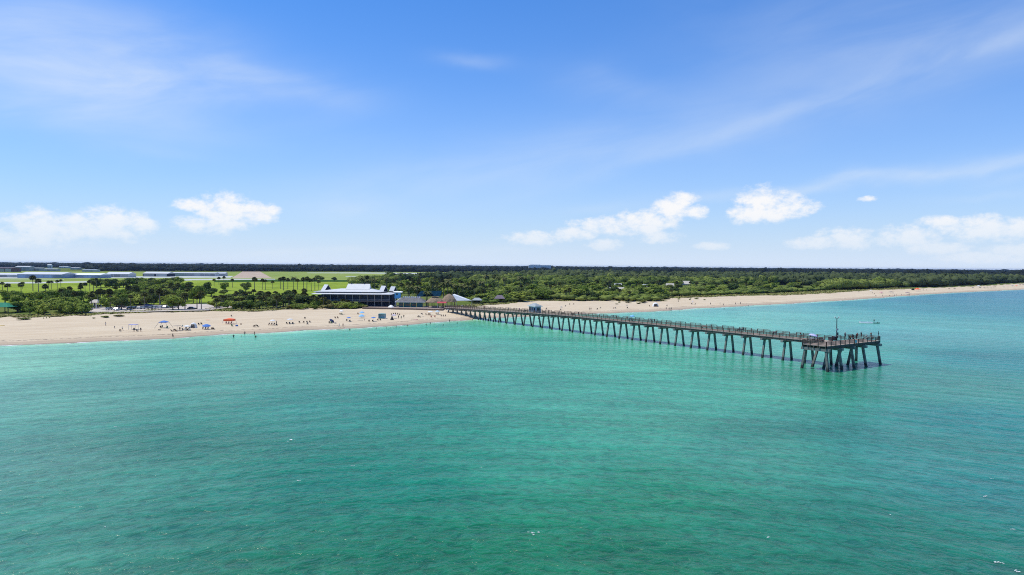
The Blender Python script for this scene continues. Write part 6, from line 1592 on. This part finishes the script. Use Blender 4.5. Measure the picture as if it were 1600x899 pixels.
# --- people and things on the pier
def D_(px, off, pose, label, s, sh, **k): return person(on_deck(px, off), pose, label, s, sh, **k)
pier_people = [(1163, 4.2, 'lean', 'person leaning at the far rail of the pier beside the dark bench', 'black', 'black'), (1210.5, 1.0, 'stand', 'tall person standing at the near rail close to the pier end', 'navy', 'black'), (1214.2, 1.4, 'lean', 'shorter person beside the tall one close to the pier end', 'black', 'navy'), (1253.5, 4.0, 'lean', 'person leaning over the far rail just before the end deck', 'black', 'black'),
               (958.6, 3.9, 'stand', 'dark person standing at the far rail left of the pale blue umbrella', 'black', 'black'), (963.8, 4.2, 'lean', 'bent person right of the dark one left of the pale blue umbrella', 'brown', 'black'), (980.5, 3.5, 'walk', 'person in reddish clothes just left of the pale blue umbrella', 'brown', 'tan'), (1018.5, 4.0, 'lean', 'left of two dark people at the far rail right of the pale blue umbrella', 'navy', 'black'), (1023.6, 4.0, 'lean', 'right of two dark people at the far rail right of the pale blue umbrella', 'black', 'black'),
               (904.5, 3.8, 'stand', 'dark person at the far rail in the middle of the pier', 'black', 'brown'), (893, 4.1, 'lean', 'person leaning left of the dark one in the middle of the pier', 'brown', 'brown'), (875, 4.0, 'lean', 'person leaning on the far rail right of the hut', 'tan', 'brown'), (858, 4.0, 'stand', 'person at the far rail just right of the hut', 'brown', 'black'), (803.5, 2.8, 'walk', 'person walking on the pier left of the hut', 'brown', 'black'), (812, 3.4, 'stand', 'person standing on the pier left of the hut', 'pink', 'tan'), (795, 2.6, 'walk', 'person on the pier shoreward of the walkers by the hut', 'grey', 'brown'), (772, 2.4, 'walk', 'person walking on the pier above the sand tip', 'tan', 'navy'), (757, 3.0, 'stand', 'person standing on the pier above the beach', 'red', 'black'), (735, 2.4, 'walk', 'person at the shore end of the pier', 'black', 'brown'), (722, 2.2, 'stand', 'person in white at the shore end of the pier', 'white', 'black')]
for px, off, pose, lb, s, sh in pier_people: D_(px, off, pose, lb, s, sh, rz=(PANG + random.choice([0, math.pi]) if pose == 'walk' else PANG - math.pi / 2 * (1 if off < 2 else 1) + math.pi + random.uniform(-.3, .3)))
end_people = [(1320.5, 528.0, 'stand', 'person standing at the back of the end deck right of the mast', 'grey', 'black'), (1346, 527.6, 'lean', 'tall dark person at the back rail of the end deck', 'black', 'black'), (1333, 529.5, 'sit', 'person in brown sitting on the end deck', 'brown', 'black'), (1328, 530, 'sit', 'person in yellow sitting near the mast', 'yellow', 'brown'), (1339.5, 529, 'stand', 'person in reddish clothes among the end deck group', 'red', 'brown'), (1353.8, 529.2, 'sit', 'person in white sitting at the right of the end deck', 'white', 'tan'), (1276.5, 531.6, 'lean', 'person bent over the cleaning table', 'grey', 'navy'), (1361, 528.2, 'lean', 'person leaning at the back rail near the right corner', 'brown', 'black')]
for px, py, pose, lb, s, sh in end_people: person(at(px, py, EZ), pose, lb, s, sh, rz=random.uniform(2.4, 3.8))
p = on_deck(988.5, 3.6); umbrella(p, 3.9 * mpp(p), 2.3, CL['skyblue'], 'pale blue umbrella set up on the pier deck', drop=.5, group='umbrellas on the pier')
p = at(1268, 532.5, EZ); umbrella(p, 1.2, 2.0, CL['lilac'], 'pale grey blue umbrella over the cleaning table on the end deck', drop=.4, tilt=.25, taz=1, group='umbrellas on the pier')
for i, (px, off, lb) in enumerate([(1157, 4.1, 'dark bench at the far rail beside the leaning person'), (986, 4.0, 'dark bench under the pale blue umbrella on the pier'), (1102, 4.1, 'pale bench at the far rail in the outer half of the pier'), (820, 3.9, 'dark bench left of the pier hut')]):
    p = on_deck(px, off); t = thing('bench', lb, 'bench', tuple(p), PANG, 'benches along the pier'); m = MAT['navy_wall'] if 'dark' in lb else MAT['deck']
    for j in range(3): mb = MB(); mb.box((0, -.18 + j * .18, .45), (2.2, .15, .05)); obj('slat', mb, m, t)
    mb = MB(); mb.box((0, -.3, .74), (2.2, .05, .34)); obj('backrest', mb, m, t)
    for sx in (-.9, .9): mb = MB(); mb.box((sx, 0, .21), (.1, .5, .42)); obj('leg', mb, MAT['rail'], t)

# --- boats beyond the pier end
def hull(p, L_, W_, H_, m, label, name, cat, rz, deckm, extra=None):
    t = thing(name, label, cat, tuple(p), rz); mb = MB(); st = []; n = 15   # sides lean inward to the gunwale
    for i in range(n):
        f = i / (n - 1); x = (f - .5) * L_; w = W_ / 2 * (math.sqrt(max(1 - ((f - .4) / .6) ** 2, .003)) if f > .4 else .86 + .35 * f); sh = H_ * (.62 + .5 * f * f)
        st.append([(x, -w * .80, sh), (x, -w, .05), (x, 0, -.2), (x, w, .05), (x, w * .80, sh)])
    for a, b in zip(st[:-1], st[1:]):
        for j in range(4): mb.face([a[j], a[j + 1], b[j + 1], b[j]])
    mb.face(st[0][::-1]); obj('hull', mb, m, t)
    mb = MB()
    for a, b in zip(st[:-1], st[1:]): mb.face([(a[0][0], a[0][1] * .9, a[0][2] - .06), (b[0][0], b[0][1] * .9, b[0][2] - .06), (b[4][0], b[4][1] * .9, b[4][2] - .06), (a[4][0], a[4][1] * .9, a[4][2] - .06)])
    obj('deck', mb, deckm, t)
    for s in (0, 4):
        mb = MB()
        for a, b in zip(st[:-1], st[1:]): mb.bar(a[s], b[s], .07, .07)
        obj('gunwale', mb, deckm, t)
    for x in (-.22, .12): mb = MB(); mb.box((x * L_, 0, H_ * .62), (.3, W_ * .8, .06)); obj('seat', mb, deckm, t)
    return t
p = at_water(1352, 505.2); k = mpp(p)
hull(p, 20.5 * k, 2.6, .95, MAT['white_paint'], 'slim white skiff floating beyond the pier end', 'skiff', 'boat', math.pi + .06, MAT['white_paint'])
p2 = at_water(1369.5, 505.4)
hull(p2, 9.5 * k, .85, .34, MAT['dark_metal'], 'dark kayak close to the stern of the white skiff', 'kayak', 'kayak', -.15, MAT['navy_wall'])
person(at_water(1365.6, 505.0) + Vector((0, 0, .28)), 'stand', 'dark figure standing in the dark kayak beyond the pier end', 'black', 'black', rz=2.0, scale=.98)
person(at_water(1371, 505.5) + Vector((0, 0, -.12)), 'sit', 'dark figure sitting low in the dark kayak', 'black', 'navy', rz=1.4, scale=.8)

# ------------------------------------------------------------------ parked cars behind the left dune
def car_mesh(L_=4.5, W_=1.8):
    prof = [(-L_ / 2, .45), (-L_ / 2 + .05, .92), (-L_ * .30, 1.0), (-L_ * .22, 1.0), (L_ * .26, .98), (L_ * .46, .86), (L_ / 2, .62), (L_ / 2 - .03, .35), (-L_ / 2 + .1, .33)]
    b = MB(); n = len(prof)
    A = [(x, -W_ / 2, z) for x, z in prof]; B = [(x, W_ / 2, z) for x, z in prof]
    b.face(A); b.face(B[::-1])
    for i in range(n): j = (i + 1) % n; b.face([B[i], B[j], A[j], A[i]])
    c = MB(); c.frustum(-L_ * .42, L_ * .20, -W_ * .46, W_ * .46, .97, -L_ * .30, L_ * .06, -W_ * .37, W_ * .37, 1.42)
    r = MB(); r.frustum(-L_ * .305, L_ * .065, -W_ * .375, W_ * .375, 1.421, -L_ * .28, L_ * .03, -W_ * .34, W_ * .34, 1.49)
    w = MB(); w.cyl((0, -.11, 0), (0, .11, 0), .33, .33, 14)
    rm = MB(); rm.cyl((0, -.118, 0), (0, .118, 0), .19, .19, 10)
    hl = MB(); hl.box((0, 0, 0), (.08, .34, .16))
    out = dict(body=b.mesh('body'), cabin_glass=c.mesh('cabin_glass'), roof=r.mesh('roof'), wheel=w.mesh('wheel'), rim=rm.mesh('rim'), headlight=hl.mesh('headlight'))
    for v in out.values(): v.materials.append(None)
    return out
CARM = car_mesh()
PAINT = {k: mat('paint_' + k, c, .25, .03, 1, spec=.6) for k, c in dict(white=(.62, .62, .61), silver=(.45, .46, .48), black=(.02, .02, .022), grey=(.15, .16, .17), red=(.35, .03, .03), blue=(.05, .10, .30)).items()}
TYRE = mat('tyre', (.02, .02, .02), .8, .1)
def car(px, py, col, label, rz):
    p = at(px, py); t = thing('parked_car', label, 'car', (p.x, p.y, p.z + .09), rz, 'cars parked behind the left beach')
    def part(n, me, m, loc=(0, 0, 0), par=None):
        o = bpy.data.objects.new(n, me); COL.objects.link(o); o.parent = par or t; o.location = loc; o.material_slots[0].link = 'OBJECT'; o.material_slots[0].material = m; return o
    part('body', CARM['body'], PAINT[col]); part('cabin_glass', CARM['cabin_glass'], MAT['glass']); part('roof', CARM['roof'], PAINT[col])
    for x in (-1.38, 1.38):
        for y in (-.82, .82): w = part('wheel', CARM['wheel'], TYRE, (x, y, .33)); part('rim', CARM['rim'], MAT['grey_metal'], (0, 0, 0), w)
    for y in (-.6, .6): part('headlight', CARM['headlight'], MAT['white_metal'], (2.19, y, .66))
cars = [(139, 484.6, 'white', 'white car at the left end of the car park', 1.5), (172, 485.0, 'silver', 'silver car right of the tall car park palm', 1.2), (183, 485.6, 'white', 'white car beside the silver one in the car park', 1.7), (204, 483.6, 'grey', 'grey car in the middle of the car park', 1.5), (211, 483.4, 'black', 'black car right of the grey one', 1.55), (219, 483.2, 'white', 'white car between the black and the silver one', 1.6), (226, 483.0, 'silver', 'silver car in the middle of the parked row', 1.5), (237, 482.8, 'grey', 'grey car left of the white pair', 1.55), (243, 482.6, 'white', 'left one of a pair of white cars', 1.5), (252, 482.2, 'white', 'right one of a pair of white cars', 1.55), (259, 482.0, 'silver', 'silver car right of the white pair', 1.6), (266, 481.8, 'grey', 'grey car near the sandy track', 1.5), (273, 481.6, 'silver', 'last silver car before the sandy track', 1.5), (300, 484.2, 'black', 'small black car alone on the sandy track', .3), (232, 479.5, 'blue', 'blue car in the rear parked row', .1), (190, 481.5, 'black', 'black car in the rear parked row', .1)]
for a in cars: car(*a)
p = at(147, 479.5); shelter('car_park_kiosk', 'cream roofed kiosk in the car park at the left', 140, 153, 481.5, 4.4, MAT['cream'], 4.0, 2.7, MAT['white_paint'], cat='kiosk')

# ------------------------------------------------------------------ haze over the whole place
HAZE_DENSITY = 0.000032
def make_haze():
    mb = MB(); X0, X1, Y0, Y1 = -9500, 12500, -9500, 15500
    mb.box(((X0 + X1) / 2, (Y0 + Y1) / 2, (-6 + 36) / 2), (X1 - X0, Y1 - Y0, 42))
    m = bpy.data.materials.new('haze'); m.use_nodes = True; t = m.node_tree
    for n in list(t.nodes): t.nodes.remove(n)
    out = nd(t, 'ShaderNodeOutputMaterial'); v = nd(t, 'ShaderNodeVolumePrincipled'); v.inputs['Density'].default_value = HAZE_DENSITY; v.inputs['Color'].default_value = (.50, .68, 1.0, 1); v.inputs['Anisotropy'].default_value = 0.3
    t.links.new(v.outputs[0], out.inputs['Volume'])
    o = obj('haze', mb, m); o['kind'] = 'stuff'; return o
if HAZE_DENSITY > 0: make_haze()
